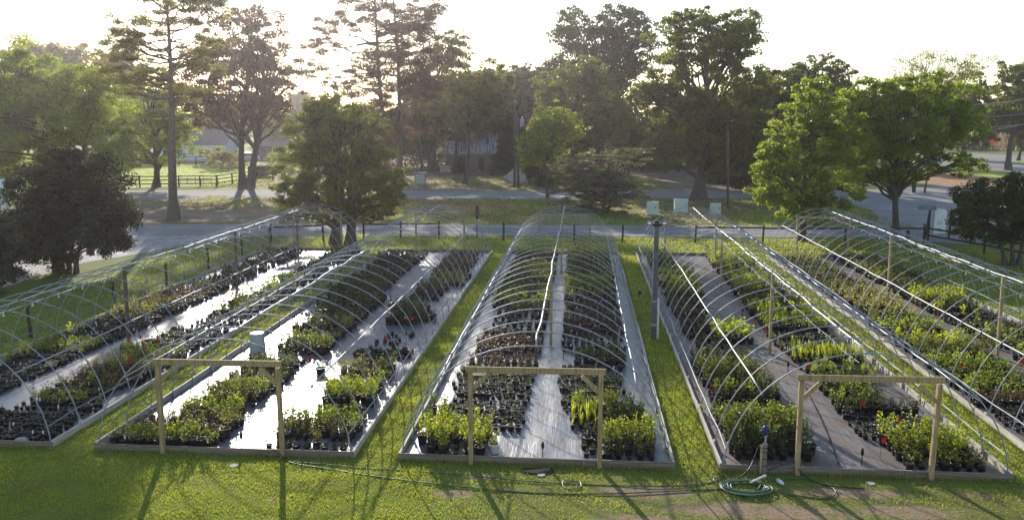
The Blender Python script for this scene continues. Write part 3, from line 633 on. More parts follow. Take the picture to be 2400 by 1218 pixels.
def cabinet(px, py, wpx, hpx, rz, label, n=''):
    P = gr(px, py); Y = P[1]; s = Y / FPX * 1.0; w, hh = wpx * s, hpx * s
    t = thing('utility_cabinet', label, 'utility cabinet', (P[0], P[1], 0), rz, 'pale green utility cabinets beside the near road')
    part('body', MB().box((0, 0, hh / 2 + .05), (w, .6, hh - .1)), 'green_cabinet', t)
    part('lid', MB().box((0, 0, hh + .02), (w + .06, .66, .06)), 'green_cabinet', t)
    d = part('door', MB().box((.0, -.315, hh / 2 + .03), (w * .86, .03, hh * .82)), 'green_cabinet', t)
    part('latch', MB().box((w * .32, -.345, hh * .66), (.05, .03, .14)), 'black_plastic', d)
    part('hinge', MB().box((-w * .41, -.337, hh * .75), (.03, .02, .08)).box((-w * .41, -.337, hh * .3), (.03, .02, .08)), 'galv_dull', d)
    part('pad', MB().box((0, -.05, .04), (w + .35, 1.0, .08)), 'concrete', t)
    return t
cabinet(1529, 505, 25, 31, R(-14), 'pale green utility cabinet turned slightly, left of the other two')
cabinet(1595, 500, 30, 32, R(4), 'largest pale green utility cabinet, standing between the other two')
cabinet(1676, 505, 21, 27, R(8), 'smallest pale green utility cabinet, right of the other two')

t = thing('road_sign', 'narrow brown sign on a thin post seen nearly edge-on beside the near road', 'sign', (-6.9, 54.6, 0), R(76))
part('post', MB().box((0, 0, 1.0), (.06, .05, 2.0)), 'wood_dark', t); pl = part('plate', MB().prism([(-.2, -.42), (.2, -.42), (.3, -.2), (.3, .2), (.2, .42), (-.2, .42), (-.3, .2), (-.3, -.2)], -.015, .015), 'rust_red', t)
pl.rotation_euler = (R(90), 0, 0); pl.location = (0, -.045, 1.7)

P = at(2166, 570, 56); t = thing('notice_sign', 'flat grey sign board on one thin post at the parking lot edge', 'sign', (P[0], P[1], 0), R(4))
part('post', MB().box((.2, 0, 1.1), (.1, .1, 2.2)), 'wood_dark', t); part('board', MB().box((0, -.06, 2.1), (1.15, .04, .3)), 'galv_dull', t)
P = at(2200, 570, 56.5); t = thing('notice_board', 'white notice panel with faint green print between two leaning dark posts', 'sign', (P[0], P[1], 0), R(6))
part('post', MB().tube([(-.95, 0, 0), (-.72, 0, 2.05)], .075, 7), 'wood_dark', t); part('post', MB().tube([(.62, 0, 0), (.72, 0, 1.8)], .075, 7), 'wood_dark', t)
pb = part('panel', MB().box((-.05, -.06, 1.15), (.78, .03, 1.5)), 'white_plastic', t)
mb = MB()
for k, (z, w) in enumerate([(1.2, .34), (1.1, .42), (1.0, .36), (.72, .3), (.63, .34), (.54, .26)]): mb.box((-.08, -.078, z), (w, .004, .035))
part('print', mb, 'hose_light', pb)
P = gr(2127, 560); t = thing('yard_hydrant', 'short black yard hydrant with a pale head on the parking lot edge', 'hydrant', (P[0], P[1], 0))
part('standpipe', MB().lathe([(.16, 0), (.14, .3), (.09, .55), (.05, .6)], (0, 0, 0), 10), 'black_plastic', t); part('head', MB().tube([(0, 0, .55), (0, 0, .85)], .045, 7).tube([(-.14, 0, .78), (.12, 0, .72)], .035, 6), 'galvanised', t); part('handle', MB().tube([(0, 0, .84), (.2, 0, .9)], .02, 5), 'black_plastic', t)

# ---------------------------------------------------------------- utility poles and lines
def pole(px, py, topy, label, rad, lean=0, trans=False, arm=False):
    P = gr(px, py); top = at(px + lean, topy, P[1]); h_ = top[2]
    t = thing('utility_pole', label, 'utility pole', (P[0], P[1], 0), group=None)
    part('pole', MB().tube([(0, 0, 0), ((top[0] - P[0]) * .5, 0, h_ * .5), (top[0] - P[0], 0, h_)], [rad, rad * .85, rad * .7], 9), 'bark_pine', t, smooth=True)
    if trans:
        k = part('transformer', MB().lathe([(0, 0), (.25, .02), (.25, .85), (.19, .93), (0, .95)], (.42, -.1, h_ - 1.9), 12), 'grey_plastic', t, smooth=True)
        part('bushing', MB().tube([(.35, -.1, h_ - .95), (.35, -.1, h_ - .7)], .04, 6).tube([(.5, -.1, h_ - .95), (.5, -.1, h_ - .7)], .04, 6), 'white_plastic', k)
    if arm: part('insulator', MB().lathe([(.0, 0), (.07, 0), (.05, .12), (.08, .16), (0, .25)], (top[0] - P[0], 0, h_), 8), 'white_plastic', t)
    return t
pole(1206, 440, 240, 'taller thin wooden utility pole with an insulator, left of the pair near the pale tent', .15, 0, False, True)
pole(1215, 441, 258, 'wooden utility pole carrying a grey transformer near the pale tent', .17, -5, True)
pole(1706, 490, 305, 'bare short utility pole standing alone right of the big oak', .11)
for (ax, ay, bx, by, sag, lb) in [(2120, 294, 2460, 283, .5, 'thick pale overhead cable, lowest but one'), (2160, 303, 2460, 274, .8, 'sagging pale overhead cable, lowest of the right bundle'), (2090, 268, 2460, 258, .6, 'thin grey overhead wire second from top'), (2190, 240, 2460, 218, .6, 'thin topmost overhead wire near the right edge')]:
    A, B = at(ax, ay, 96), at(bx, by, 88); P = [A + (B - A) * k / 12 - np.array([0, 0, sag * 4 * (k / 12) * (1 - k / 12)]) for k in range(13)]
    o = obj('power_line', MB().tube(P, .035, 5).mesh('power_line', 'galvanised')); tag(o, lb + ' at the far right', 'cable')

# ---------------------------------------------------------------- buildings
def gable(t, x0, x1, y0, y1, zw, zr, wall, roof, ov=.4, axis='x'):
    part('wall', MB().box(((x0 + x1) / 2, (y0 + y1) / 2, zw / 2), (x1 - x0, y1 - y0, zw)), wall, t)
    ym = (y0 + y1) / 2; mb = MB()
    V = [(x0 - ov, y0 - ov, zw - .1), (x1 + ov, y0 - ov, zw - .1), (x1 + ov, ym, zr), (x0 - ov, ym, zr), (x0 - ov, y1 + ov, zw - .1), (x1 + ov, y1 + ov, zw - .1)]
    V2 = [(a, b, c_ + .14) for a, b, c_ in V]
    mb.add(V + V2, [(0, 3, 2, 1), (3, 4, 5, 2), (6, 7, 8, 9), (9, 8, 11, 10), (0, 1, 7, 6), (4, 10, 11, 5), (0, 6, 9, 3), (3, 9, 10, 4), (1, 2, 8, 7), (2, 5, 11, 8)])
    r_ = part('roof', mb, roof, t)
    part('gable', MB().add([(x0, y0, zw), (x0, y1, zw), (x0, ym, zr - .05), (x0 + .1, y0, zw), (x0 + .1, y1, zw), (x0 + .1, ym, zr - .05)], [(0, 2, 1), (3, 4, 5), (0, 1, 4, 3), (1, 2, 5, 4), (2, 0, 3, 5)]), wall, t)
    part('gable', MB().add([(x1, y0, zw), (x1, y1, zw), (x1, ym, zr - .05), (x1 - .1, y0, zw), (x1 - .1, y1, zw), (x1 - .1, ym, zr - .05)], [(0, 1, 2), (3, 5, 4), (0, 3, 4, 1), (1, 4, 5, 2), (2, 5, 3, 0)]), wall, t)
    return r_
def window(t, x, y, z, w=1., h_=1.1, rz=0):
    f = part('window', MB().box((x, y, z), (w + .2, .08, h_ + .2)), 'white_plastic', t); part('pane', MB().box((x, y - .045, z), (w, .03, h_)), 'glass_dark', f)
P = gr(1045, 402); t = thing('shed', 'weathered wooden shed with a rusty two-level tin roof under the trees', 'shed', (P[0], P[1], 0), R(3))
gable(t, 0, 3.4, .6, 4.6, 2.6, 4.3, 'shed_wood', 'tin', .3)
gable(t, 3.2, 7.3, .0, 5.0, 2.75, 5.5, 'shed_wood', 'tin', .35)
part('stovepipe', MB().tube([(6.2, .9, 3.2), (6.2, .9, 4.9)], .17, 8), 'wood_dark', t)
part('skylight', MB().bar((.3, 1.7, 3.72), (1.1, 1.7, 3.72), .6, .05), 'white_plastic', t)
part('door', MB().box((5.3, -.03, 1.1), (.9, .06, 2.)), 'wood_dark', t)
for x in (.2, 3.3, 5.0, 7.1): part('pier', MB().box((x, -.06 if x > 3.25 else .54, .15), (.25, .08, .3)), 'concrete', t)
P = gr(1032, 403); t = tag(obj('concrete_slab', MB().box((1.35, 0, .48), (2.75, .5, .85)).box((1.35, .05, .02), (2.9, .7, .06)).mesh('concrete_slab', 'canvas'), None, (P[0], P[1], 0), R(3)), 'low pale rectangular block lying at the left end of the shed', 'concrete block')
P = gr(985, 433); t = thing('transformer_box', 'grey square utility box on the ground left of the shed', 'utility box', (P[0], P[1], 0), R(8))
part('body', MB().box((0, .3, .72), (1.3, 1.2, 1.3)), 'galv_dull', t); part('lid', MB().box((0, .28, 1.4), (1.38, 1.3, .08)), 'galv_dull', t); part('pad', MB().box((0, .3, .04), (1.6, 1.6, .08)), 'concrete', t); part('door', MB().box((0, -.315, .72), (1.1, .03, 1.1)), 'grey_plastic', t)
P = gr(1212, 427); t = thing('canvas_tent', 'pale canvas tent sagging from a central pole beside the utility poles', 'tent', (P[0], P[1], 0))
ring = [(-1.75, -.2, .7), (-.6, -1.3, 0), (.6, -1.3, 0), (1.9, -.3, .15), (1.5, 1.4, .1), (-1.2, 1.5, .2)]
V = [(0, 0, 2.3)]; F = []; n = 6; L3 = 5
for l in range(1, L3 + 1):
    for k in range(n * 2):
        a = np.array(ring[k // 2]); b = np.array(ring[(k // 2 + 1) % n]); e = a if k % 2 == 0 else (a + b) / 2 * [.92, .92, 1]
        f_ = l / L3; q = np.array([0, 0, 2.3]) * (1 - f_) + e * f_; q[2] -= .35 * f_ * (1 - f_) * 4 * (.6); V.append(tuple(q))
for l in range(L3):
    for k in range(n * 2):
        k2 = (k + 1) % (n * 2)
        if l == 0: F.append((0, 1 + k, 1 + k2))
        else: F.append((1 + (l - 1) * n * 2 + k, 1 + l * n * 2 + k, 1 + l * n * 2 + k2, 1 + (l - 1) * n * 2 + k2))
part('canvas', MB().add(V, F), 'canvas', t); part('tent_pole', MB().tube([(0, 0, 0), (0, 0, 2.55)], .05, 6), 'wood_dark', t)
P = gr(1303, 405); t = thing('porch', 'small raised wooden porch with a railing behind the grey cedar', 'porch', (P[0], P[1], 0), R(4))
part('deck', MB().box((.8, .8, .85), (2.6, 1.8, .14)), 'wood_grey', t)
for x in (-.4, 2.0): part('post', MB().box((x, 0, 1.1), (.14, .14, 2.2)), 'wood_grey', t)
for z in (1.15, 1.95): part('rail', MB().box((.8, -.02, z), (2.3, .06, .08)), 'wood_dark', t)
for k in range(9): part('baluster', MB().box((-.2 + k * .25, -.02, 1.55), (.05, .05, .8)), 'wood_dark', t)

P = gr(360, 377); t = thing('house', 'long low white house with brown roof beyond the pasture', 'house', (P[0], P[1], 0), R(6))
r_ = gable(t, 0, 11.5, 0, 7, 2.5, 4.3, 'white_wall', 'roof_brown', .4)
gable(t, 6.8, 13.8, -1.8, 6.5, 2.7, 5.6, 'white_wall', 'roof_brown', .35)
window(t, 9.6, -1.86, 1.5); window(t, 12.2, -1.86, 1.5); window(t, 2.4, -.06, 1.5); window(t, 5., -.06, 1.5)
part('fascia', MB().box((10.3, -2.2, 2.75), (7.7, .06, .22)), 'white_plastic', t)
P = gr(585, 372); t = thing('house', 'low brick outbuilding partly hidden behind the parked cars', 'house', (P[0], P[1], 0), R(3))
gable(t, 0, 14, 4, 9, 2.3, 3.3, 'brick', 'roof_brown', .4); window(t, 4, 3.94, 1.5); window(t, 8, 3.94, 1.5)
P = gr(2372, 354); t = thing('house', 'red brick house with a grey roof and porch posts at far right edge', 'house', (P[0], P[1], 0), R(-6))
gable(t, 0, 22, 3, 12, 3.2, 7.5, 'brick', 'concrete', .9); 
for x in (1, 5, 9, 13): part('porch_post', MB().box((x, .6, 1.6), (.3, .3, 3.2)), 'white_plastic', t)
part('porch_roof', MB().bar((-.5, 1.8, 3.4), (15, 1.8, 3.4), 3.2, .2), 'roof_brown', t); window(t, 3, 2.94, 1.7, 1.4, 1.4); window(t, 8, 2.94, 1.7, 1.4, 1.4)
P = gr(12, 505); t = thing('carport', 'pale flat-roofed shelter on white posts at the far left edge', 'shelter', (P[0], P[1], 0), R(8))
part('roof', MB().box((-2.6, 1.6, 2.55), (6., 4.2, .35)), 'white_wall', t)
for x in (0, -5.2):
    for y in (0, 3.2): part('post', MB().box((x, y, 1.2), (.3, .3, 2.4)), 'white_wall', t)

# ---------------------------------------------------------------- vehicles
def car(px, py, rz, col, label, kind='sedan'):
    P = gr(px, py); t = thing('parked_car', label, 'car', (P[0], P[1], 0), rz, 'cars parked beyond the pasture' if px < 1000 else None)
    L_, H1, H2 = (4.5, .85, 1.45) if kind == 'sedan' else (5.3, 1.05, 1.85)
    prof = [(-L_ / 2, .35), (-L_ / 2 + .05, H1 - .05), (-L_ / 2 + .9, H1 + .05), (L_ / 2 - .25, H1 + .08), (L_ / 2, H1 - .1), (L_ / 2, .35)]
    def side(pr, w): n = len(pr); V = [(x, -w, z) for x, z in pr] + [(x, w, z) for x, z in pr]; return MB().add(V, [tuple(range(n)), tuple(range(2 * n - 1, n - 1, -1))] + [(i, i + n, (i + 1) % n + n, (i + 1) % n) for i in range(n)])
    b = part('body', side(prof, .9), col, t)
    cb = [(-L_ * .27, H1), (-L_ * .12, H2), (L_ * .22, H2), (L_ * .40, H1)] if kind == 'sedan' else [(-L_ * .2, H1), (-L_ * .08, H2), (L_ * .18, H2), (L_ * .22, H1)]
    part('cabin', side(cb, .74), 'glass_dark', t); part('roof', MB().box((sum(c_[0] for c_ in cb[1:3]) / 2, 0, H2 + .02), (cb[2][0] - cb[1][0] + .1, 1.45, .06)), col, t)
    for x in (-L_ * .31, L_ * .31):
        for y in (-.88, .88):
            w = part('wheel', MB().tube([(x, y - .1, .33), (x, y + .1, .33)], .33, 14), 'rubber', t); part('rim', MB().tube([(x, y - .115, .33), (x, y + .115, .33)], .19, 10), 'galvanised', w)
    for y in (-.62, .62): part('headlight', MB().box((-L_ / 2 - .01, y, .68), (.04, .32, .14)), 'white_plastic', t)
    return t
car(580, 377, R(25), 'car_white', 'white sedan parked left of the pickup beyond the pasture')
car(622, 374, R(70), 'car_blue', 'blue-grey pickup truck parked beside the white sedan', 'truck')
car(2285, 353, R(5), 'car_black', 'dark pickup truck parked behind the orange road sign', 'truck')
car(8, 556, R(20), 'car_blue', 'blue-grey car half hidden by bushes at the far left edge')
P = gr(613, 414); t = thing('dump_trailer', 'dark red open dump trailer parked beside the far road', 'trailer', (P[0], P[1], 0), R(6))
part('floor', MB().box((0, 0, .45), (3.0, 1.8, .1)), 'rust_red', t)
for (cx_, cy_, w, d_) in ((0, -.9, 3.0, .08), (0, .9, 3.0, .08), (-1.5, 0, .08, 1.88), (1.5, 0, .08, 1.88)): part('side_panel', MB().box((cx_, cy_, .95), (w, d_, .95)), 'rust_red', t)
part('top_rim', MB().box((0, -.9, 1.46), (3.2, .14, .08)).box((0, .9, 1.46), (3.2, .14, .08)).box((-1.55, 0, 1.46), (.14, 1.66, .08)).box((1.55, 0, 1.46), (.14, 1.66, .08)), 'cut_wood', t)
for y in (-1.0, 1.0):
    for x in (-.4, .4): part('wheel', MB().tube([(x, y - .08, .33), (x, y + .08, .33)], .33, 12), 'rubber', t)
P = gr(2319, 362); t = thing('road_works_sign', 'orange diamond road sign on a thin post beside the far road', 'sign', (P[0], P[1], 0), R(-28))
s_ = 1.55; pl = part('plate', MB().prism([(0, -s_ / 2 * 1.2), (s_ / 2 * 1.2, 0), (0, s_ / 2 * 1.2), (-s_ / 2 * 1.2, 0)], -.02, .02), 'orange_sign', t); pl.rotation_euler = (R(90), 0, 0); pl.location = (.45, -.08, 2.9)
part('post', MB().tube([(.1, 0, 0), (.45, 0, 3.3)], .05, 6), 'galv_dull', t)

# ---------------------------------------------------------------- small things on the ground
def coil(cx, cy, r0, n, z0, rad, seed, sq=1.):
    r = random.Random(seed); P = []; N_ = n * 26; a, b, ox, oy = r0, r0 * sq, 0, 0
    for k in range(N_):
        if k % 26 == 0: na, nb, nx_, ny_ = r0 * r.uniform(.62, 1.05), r0 * sq * r.uniform(.62, 1.05), r.uniform(-.05, .05), r.uniform(-.05, .05)
        a += (na - a) * .12; b += (nb - b) * .12; ox += (nx_ - ox) * .12; oy += (ny_ - oy) * .12
        th = 2 * math.pi * k / 26; P.append((cx + ox + a * math.cos(th), cy + oy + b * math.sin(th), z0 + .012 + .035 * (k / N_) + .02 * abs(math.sin(th * .5 + seed))))
    return P
t = thing('garden_hose', 'big untidy coil of green garden hose in front of the fourth hoop house', 'hose', (0, 0, 0))
part('hose_coil', MB().tube(coil(3.58, 17.22, .56, 9, .01, .012, 1, .75), .0125, 5), 'hose_green', t, smooth=True)
part('hose_coil', MB().tube(coil(3.55, 17.2, .52, 6, .03, .011, 5, .8), .011, 5), 'hose_light', t, smooth=True)
def gl(pts, z=.02): return [tuple(gr(x, y)[:2]) + (z + .01 * math.sin(i * 1.7),) for i, (x, y) in enumerate(pts)]
def smooth_pts(P, n=6):
    P = [np.array(p) for p in P]; out = []
    for i in range(len(P) - 1):
        a, b, c_, d_ = P[max(i - 1, 0)], P[i], P[i + 1], P[min(i + 2, len(P) - 1)]
        for k in range(n):
            s = k / n; out.append(.5 * ((2 * b) + (-a + c_) * s + (2 * a - 5 * b + 4 * c_ - d_) * s * s + (-a + 3 * b - 3 * c_ + d_) * s ** 3))
    out.append(P[-1]); return out
def hose(name, label, pts, mat, rad=.014, z=.02):
    o = obj(name, MB().tube(smooth_pts(gl(pts, z)), rad, 6).mesh(name, mat, True)); tag(o, label, 'hose'); return o
hose('hose_line', 'long dark green hose lying in front of the second and middle hoop houses', [(660, 1072), (690, 1088), (760, 1098), (850, 1112), (960, 1128), (1080, 1142), (1200, 1152), (1330, 1158), (1460, 1158), (1580, 1152), (1700, 1146)], 'hose_green')
hose('hose_line', 'thinner hose running closest to the boards, in front of the middle hoop house', [(665, 1082), (740, 1088), (860, 1098), (1000, 1106), (1120, 1118), (1240, 1130), (1330, 1134), (1440, 1138), (1540, 1142), (1620, 1138), (1670, 1130), (1700, 1118), (1672, 1124), (1690, 1140)], 'hose_green', .011)
hose('hose_loop', 'small single ring of pale hose on the grass before the middle hoop house', [(1318, 1134), (1322, 1128), (1340, 1126), (1358, 1130), (1362, 1140), (1350, 1146), (1330, 1146), (1320, 1140), (1318, 1132)], 'hose_light', .013)
hose('hose_loop', 'wide open loop of green hose right of the hose coil', [(1770, 1150), (1830, 1158), (1880, 1164), (1925, 1169), (1952, 1164), (1958, 1152), (1942, 1140), (1915, 1130), (1890, 1124), (1850, 1124), (1800, 1128)], 'hose_green')
o = obj('supply_hose', MB().tube(smooth_pts([(3.35, 17.5, .02), (3.75, 17.85, .18), (4.05, 18.35, .5), (4.12, 18.1, .62)]), .013, 6).mesh('supply_hose', 'black_plastic', True)); tag(o, 'black supply hose arching over the front board up to the spigot', 'hose')
o = obj('supply_hose', MB().tube(smooth_pts([(4.2, 18.0, .12), (4.5, 17.95, .26), (4.75, 18.2, .26), (4.95, 17.8, .1), (5.3, 17.5, .03), (6.1, 17.4, .02)]), .012, 6).mesh('supply_hose', 'black_plastic', True)); tag(o, 'black hose bent over the front board right of the spigot', 'hose')
P = gr(1790, 1110); t = thing('water_spigot', 'blue-headed water spigot strapped to a short grey post at the coil of hose', 'spigot', (P[0], P[1], 0))
part('post', MB().box((0, .02, .35), (.09, .09, .7)), 'wood_grey', t); part('side_stake', MB().box((-.075, 0, .33), (.04, .04, .66)), 'wood_new', t)
part('strap', MB().box((0, .02, .2), (.1, .1, .02)).box((0, .02, .36), (.1, .1, .02)).box((0, .02, .52), (.1, .1, .02)).box((0, .02, .62), (.1, .1, .02)), 'black_plastic', t)
part('pipe', MB().tube([(0, 0, .6), (0, 0, 1.02)], .028, 8), 'galvanised', t)
hd = part('pump_head', MB().tube([(-.02, 0, .92), (0, 0, 1.08), (.02, 0, 1.12)], [.05, .075, .05], 9).tube([(0, 0, 1.03), (-.14, -.02, .99)], .028, 7), 'blue_paint', t, smooth=True)
part('handle', MB().tube([(0, 0, 1.11), (-.06, 0, 1.17), (.02, 0, 1.2)], .015, 6), 'blue_paint', hd)
o = obj('spray_wand', MB().tube([(3.68, 17.3, .12), (4.0, 17.55, .15)], .022, 7).tube([(4.0, 17.55, .15), (4.06, 17.6, .15)], .03, 7).mesh('spray_wand', 'white_plastic', True)); tag(o, 'white spray wand lying across the coil of green hose', 'spray wand')
o = obj('bottle', MB().lathe([(0, 0), (.045, 0), (.048, .15), (.02, .19), (.02, .22), (0, .22)], (0, 0, 0), 10).mesh('bottle', 'white_plastic', True), None, (4.33, 17.62, .05)); o.rotation_euler = (R(90), 0, R(20)); tag(o, 'small white plastic bottle lying on the grass right of the spigot', 'bottle')
o = obj('drip_line', MB().tube([tuple(gr(x, y)[:2]) + (.045,) for x, y in [(1885, 905), (1900, 935), (1918, 972), (1940, 1022), (1966, 1092)]], .012, 5).mesh('drip_line', 'rubber')); tag(o, 'thin black drip line across the cloth between the posts of the fourth hoop house', 'hose')
o = obj('drip_line', MB().tube(smooth_pts([tuple(gr(x, y, z)[:2]) + (z,) for x, y, z in [(668, 1075, .03), (655, 1062, .2), (632, 1044, .12), (624, 1022, .05), (634, 1008, .04), (652, 1003, .04)]]), .011, 5).mesh('drip_line', 'rubber')); tag(o, 'black hose curling over the front board by the right door post, second hoop house', 'hose')
o = obj('painted_board', MB().box((0, 0, 0), (.36, .02, .12)).mesh('painted_board', 'white_plastic'), None, (-2.26, 18.2, 2.12)); tag(o, 'small white board hanging under the left end of the middle door header', 'board')
_g = np.random.default_rng(5); V, F, Rn, MI = foliage_arrays('shrub', _g); V[:, 2] -= .2; P = gr(1640, 975)
o = obj('weed_clump', npmesh('weed_clump', V, F, ['leaf_light', 'twig'], MI, Rn), None, (P[0], P[1], 0)); tag(o, 'leafy weed growing over the left board of the fourth hoop house', 'weed')
# upturned grey bin
P = gr(605, 834); t = thing('waste_bin', 'upturned grey plastic bin standing beside the left board in the second hoop house', 'bin', (P[0], P[1], .02))
part('body', MB().lathe([(.29, 0), (.29, .09), (.265, .1), (.235, .74), (.22, .78), (0, .79)], (0, 0, 0), 20), 'grey_plastic', t, smooth=False)
part('handle', MB().tube([(.12, -.27, .16), (.12, -.31, .2), (.2, -.26, .2), (.2, -.22, .16)], .012, 5), 'black_plastic', t)
# white pot with yellow shrub, bare rolled pots, trays
g9 = np.random.default_rng(9)
P = gr(1157, 1062); t = thing('white_potted_shrub', 'yellow-green shrub in the only white pot, front of the middle hoop house', 'potted plant', (P[0], P[1], .02))
V, F = pot_arrays(.125, .23, 16); pp = obj('pot', npmesh('pot', V, F, ['white_plastic']), t); V, F = soil_arrays(.125, .23, 16, g9); obj('soil', npmesh('soil', V, F, ['soil']), pp)
V, F, Rn, MI = foliage_arrays('yellow', g9); fo = obj('foliage', npmesh('foliage', V, F, ['leaf_yellow', 'twig'], MI, Rn), t); fo.scale = (.9, .9, .75)
P = gr(1897, 1063); t = thing('empty_pot', 'empty black pot with white tags lying across it, right of the door post', 'pot', (P[0], P[1], .02))
V, F = pot_arrays(.15, .22, 16); obj('pot', npmesh('pot', V, F, ['pot_black']), t); part('plant_tag', MB().box((-.05, .04, .25), (.2, .05, .006), .3), 'white_plastic', t); part('plant_tag', MB().box((.12, -.1, .2), (.18, .04, .006), -.2), 'white_plastic', t)
P = gr(2003, 982); t = thing('nursery_tray', 'long empty black lattice tray on the cloth of the fourth hoop house', 'tray', (P[0], P[1], .02), R(-10))
mb = MB(); 
for x in np.linspace(-.3, .3, 9): mb.box((x, 0, .055), (.012, .26, .1))
for y in (-.13, .13): mb.box((0, y, .05), (.62, .012, .11)).box((0, y, .115), (.64, .03, .012))
mb.box((0, 0, .008), (.6, .25, .01)); part('lattice', mb, 'pot_black', t)
P = gr(752, 878); t = thing('potted_plant', 'lone black pot with a sparse seedling standing in the glare of the aisle', 'potted plant', (P[0], P[1], .02), group='potted plants lined up in the hoop houses')
V, F = pot_arrays(.16, .22, 16); pp = obj('pot', npmesh('pot', V, F, ['pot_black']), t); V, F = soil_arrays(.16, .22, 16, g9); obj('soil', npmesh('soil', V, F, ['soil']), pp); V, F, Rn, MI = foliage_arrays('cell', g9); obj('foliage', npmesh('foliage', V, F, ['leaf_mid', 'twig'], MI, Rn), t)
o = obj('stone', MB().lathe([(.2, 0), (.19, .06), (.12, .12), (0, .14)], (0, 0, 0), 9).mesh('stone', 'canvas', True), None, (*gr(50, 1040)[:2], .02)); tag(o, 'round tan stone inside the front board of the far left hoop house', 'stone')
for (px, py, lb) in [(548, 1092, 'flat white stone on the grass before the second hoop house'), (1268, 1113, 'flat pale disc in the grass before the middle hoop house'), (2040, 1133, 'flat pale disc in the grass before the fourth hoop house')]:
    P = gr(px, py); o = obj('paving_disc', MB().lathe([(.1, 0), (.095, .02), (0, .022)], (0, 0, 0), 9).mesh('paving_disc', 'concrete'), None, (P[0], P[1], .005)); tag(o, lb, 'stone')
P = gr(1258, 1105); o = obj('tarp_scrap', MB().add([(-.35, -.06, .012), (0, -.16, .03), (.4, -.05, .012), (.35, .1, .05), (-.1, .12, .03), (-.32, .08, .04)], [(0, 1, 4, 5), (1, 2, 3, 4)]).mesh('tarp_scrap', 'rubber'), None, (P[0], P[1], .01)); tag(o, 'scrap of black sheeting below the front board of the middle hoop house', 'scrap')
# sprinkler risers
for (px, py, lb) in [(1272, 1076, 'black sprinkler riser at the front of the middle hoop house aisle'), (2019, 1092, 'black sprinkler riser at the front of the fourth hoop house aisle'), (567, 1052, 'black sprinkler riser behind the front board of the second hoop house'), (1320, 842, 'black sprinkler riser beside the front centre post of the middle hoop house'), (1846, 878, 'black sprinkler riser mid-aisle in the fourth hoop house'), (1740, 745, 'black sprinkler riser deep in the aisle of the fourth hoop house'), (285, 838, 'black sprinkler riser in the far left hoop house aisle'), (915, 715, 'black sprinkler riser in the second hoop house aisle')]:
    P = gr(px, py); t = thing('sprinkler_riser', lb, 'sprinkler', (P[0], P[1], .02), group='black sprinkler risers in the aisles')
    part('riser', MB().tube([(0, 0, 0), (0, 0, .3)], .012, 6), 'black_plastic', t); part('nozzle', MB().lathe([(.02, .24), (.035, .28), (.035, .36), (.012, .42), (0, .43)], (0, 0, 0), 8), 'black_plastic', t)
P = gr(1499, 702); t = thing('valve_marker', 'small dark box on a stake in the grass strip left of the steel post', 'marker', (P[0], P[1], 0))
part('stake', MB().box((0, 0, .15), (.03, .03, .3)), 'black_plastic', t); part('box', MB().box((0, 0, .33), (.14, .08, .16)), 'black_plastic', t); part('face', MB().box((0, -.045, .33), (.07, .01, .08)), 'blue_paint', t)
# red marking flags
FL = [(297, 797, 'in the left bed of the far left hoop house'), (326, 787, 'beside the post of the far left hoop house'), (302, 842, 'at the near aisle edge of the far left hoop house'), (337, 815, 'right of the post in the far left hoop house'), (368, 795, 'in the silver aisle of the far left hoop house'), (545, 672, 'deep in the far left hoop house'), (723, 841, 'on the big-leaved plants of the second hoop house'), (901, 790, 'among scattered pots in the right bed of the second hoop house'), (962, 745, 'further back in the right bed of the second hoop house'), (1050, 612, 'at the far end of the second hoop house'), (1290, 598, 'at the far end of the middle hoop house'), (1395, 630, 'right bed near the far end, middle hoop house'),
 (2018, 942, 'behind the tray, right bed of the fourth hoop house'), (2100, 979, 'nearest the right board, fourth hoop house'), (1790, 769, 'beside the near post of the fourth hoop house'), (1771, 738, 'behind the near post of the fourth hoop house'), (1735, 692, 'at the aisle edge halfway down the fourth hoop house'), (1735, 833, 'at the end of the left purlin in the fourth hoop house'), (1893, 855, 'by the iris leaves of the fourth hoop house'), (2066, 1029, 'nearest the front of the fourth hoop house'), (2138, 737, 'in the aisle of the far right hoop house'), (2027, 673, 'beside the rear post of the far right hoop house'), (1966, 613, 'at the far end of the far right hoop house'), (2196, 731, 'on yellow shrubs of the far right hoop house'), (2250, 855, 'in the left bed of the far right hoop house'), (2393, 843, 'right of the near post, far right hoop house'), (2006, 655, 'left of the rear post, far right hoop house')]
for i, (px, py, lb) in enumerate(FL):
    r = random.Random(i); P = gr(px, py, .48); a = r.uniform(-.5, .5)
    t = thing('marking_flag', 'small red marking flag ' + lb, 'flag', (P[0], P[1], .02), a, 'red marking flags among the pots')
    part('stem', MB().tube([(0, 0, 0), (0, 0, .52)], .005, 4), 'wire', t)
    V = [(0 + .1 * k / 3, .02 * math.sin(k * 1.8 + i), z - .02 * k / 3) for k in range(4) for z in (.38, .51)]; V2 = [(x, y + .004, z) for x, y, z in V]
    part('pennant', MB().add(V + V2, [(2 * k, 2 * k + 2, 2 * k + 3, 2 * k + 1) for k in range(3)] + [(8 + 2 * k, 8 + 2 * k + 1, 8 + 2 * k + 3, 8 + 2 * k + 2) for k in range(3)]), 'flag_red', t)

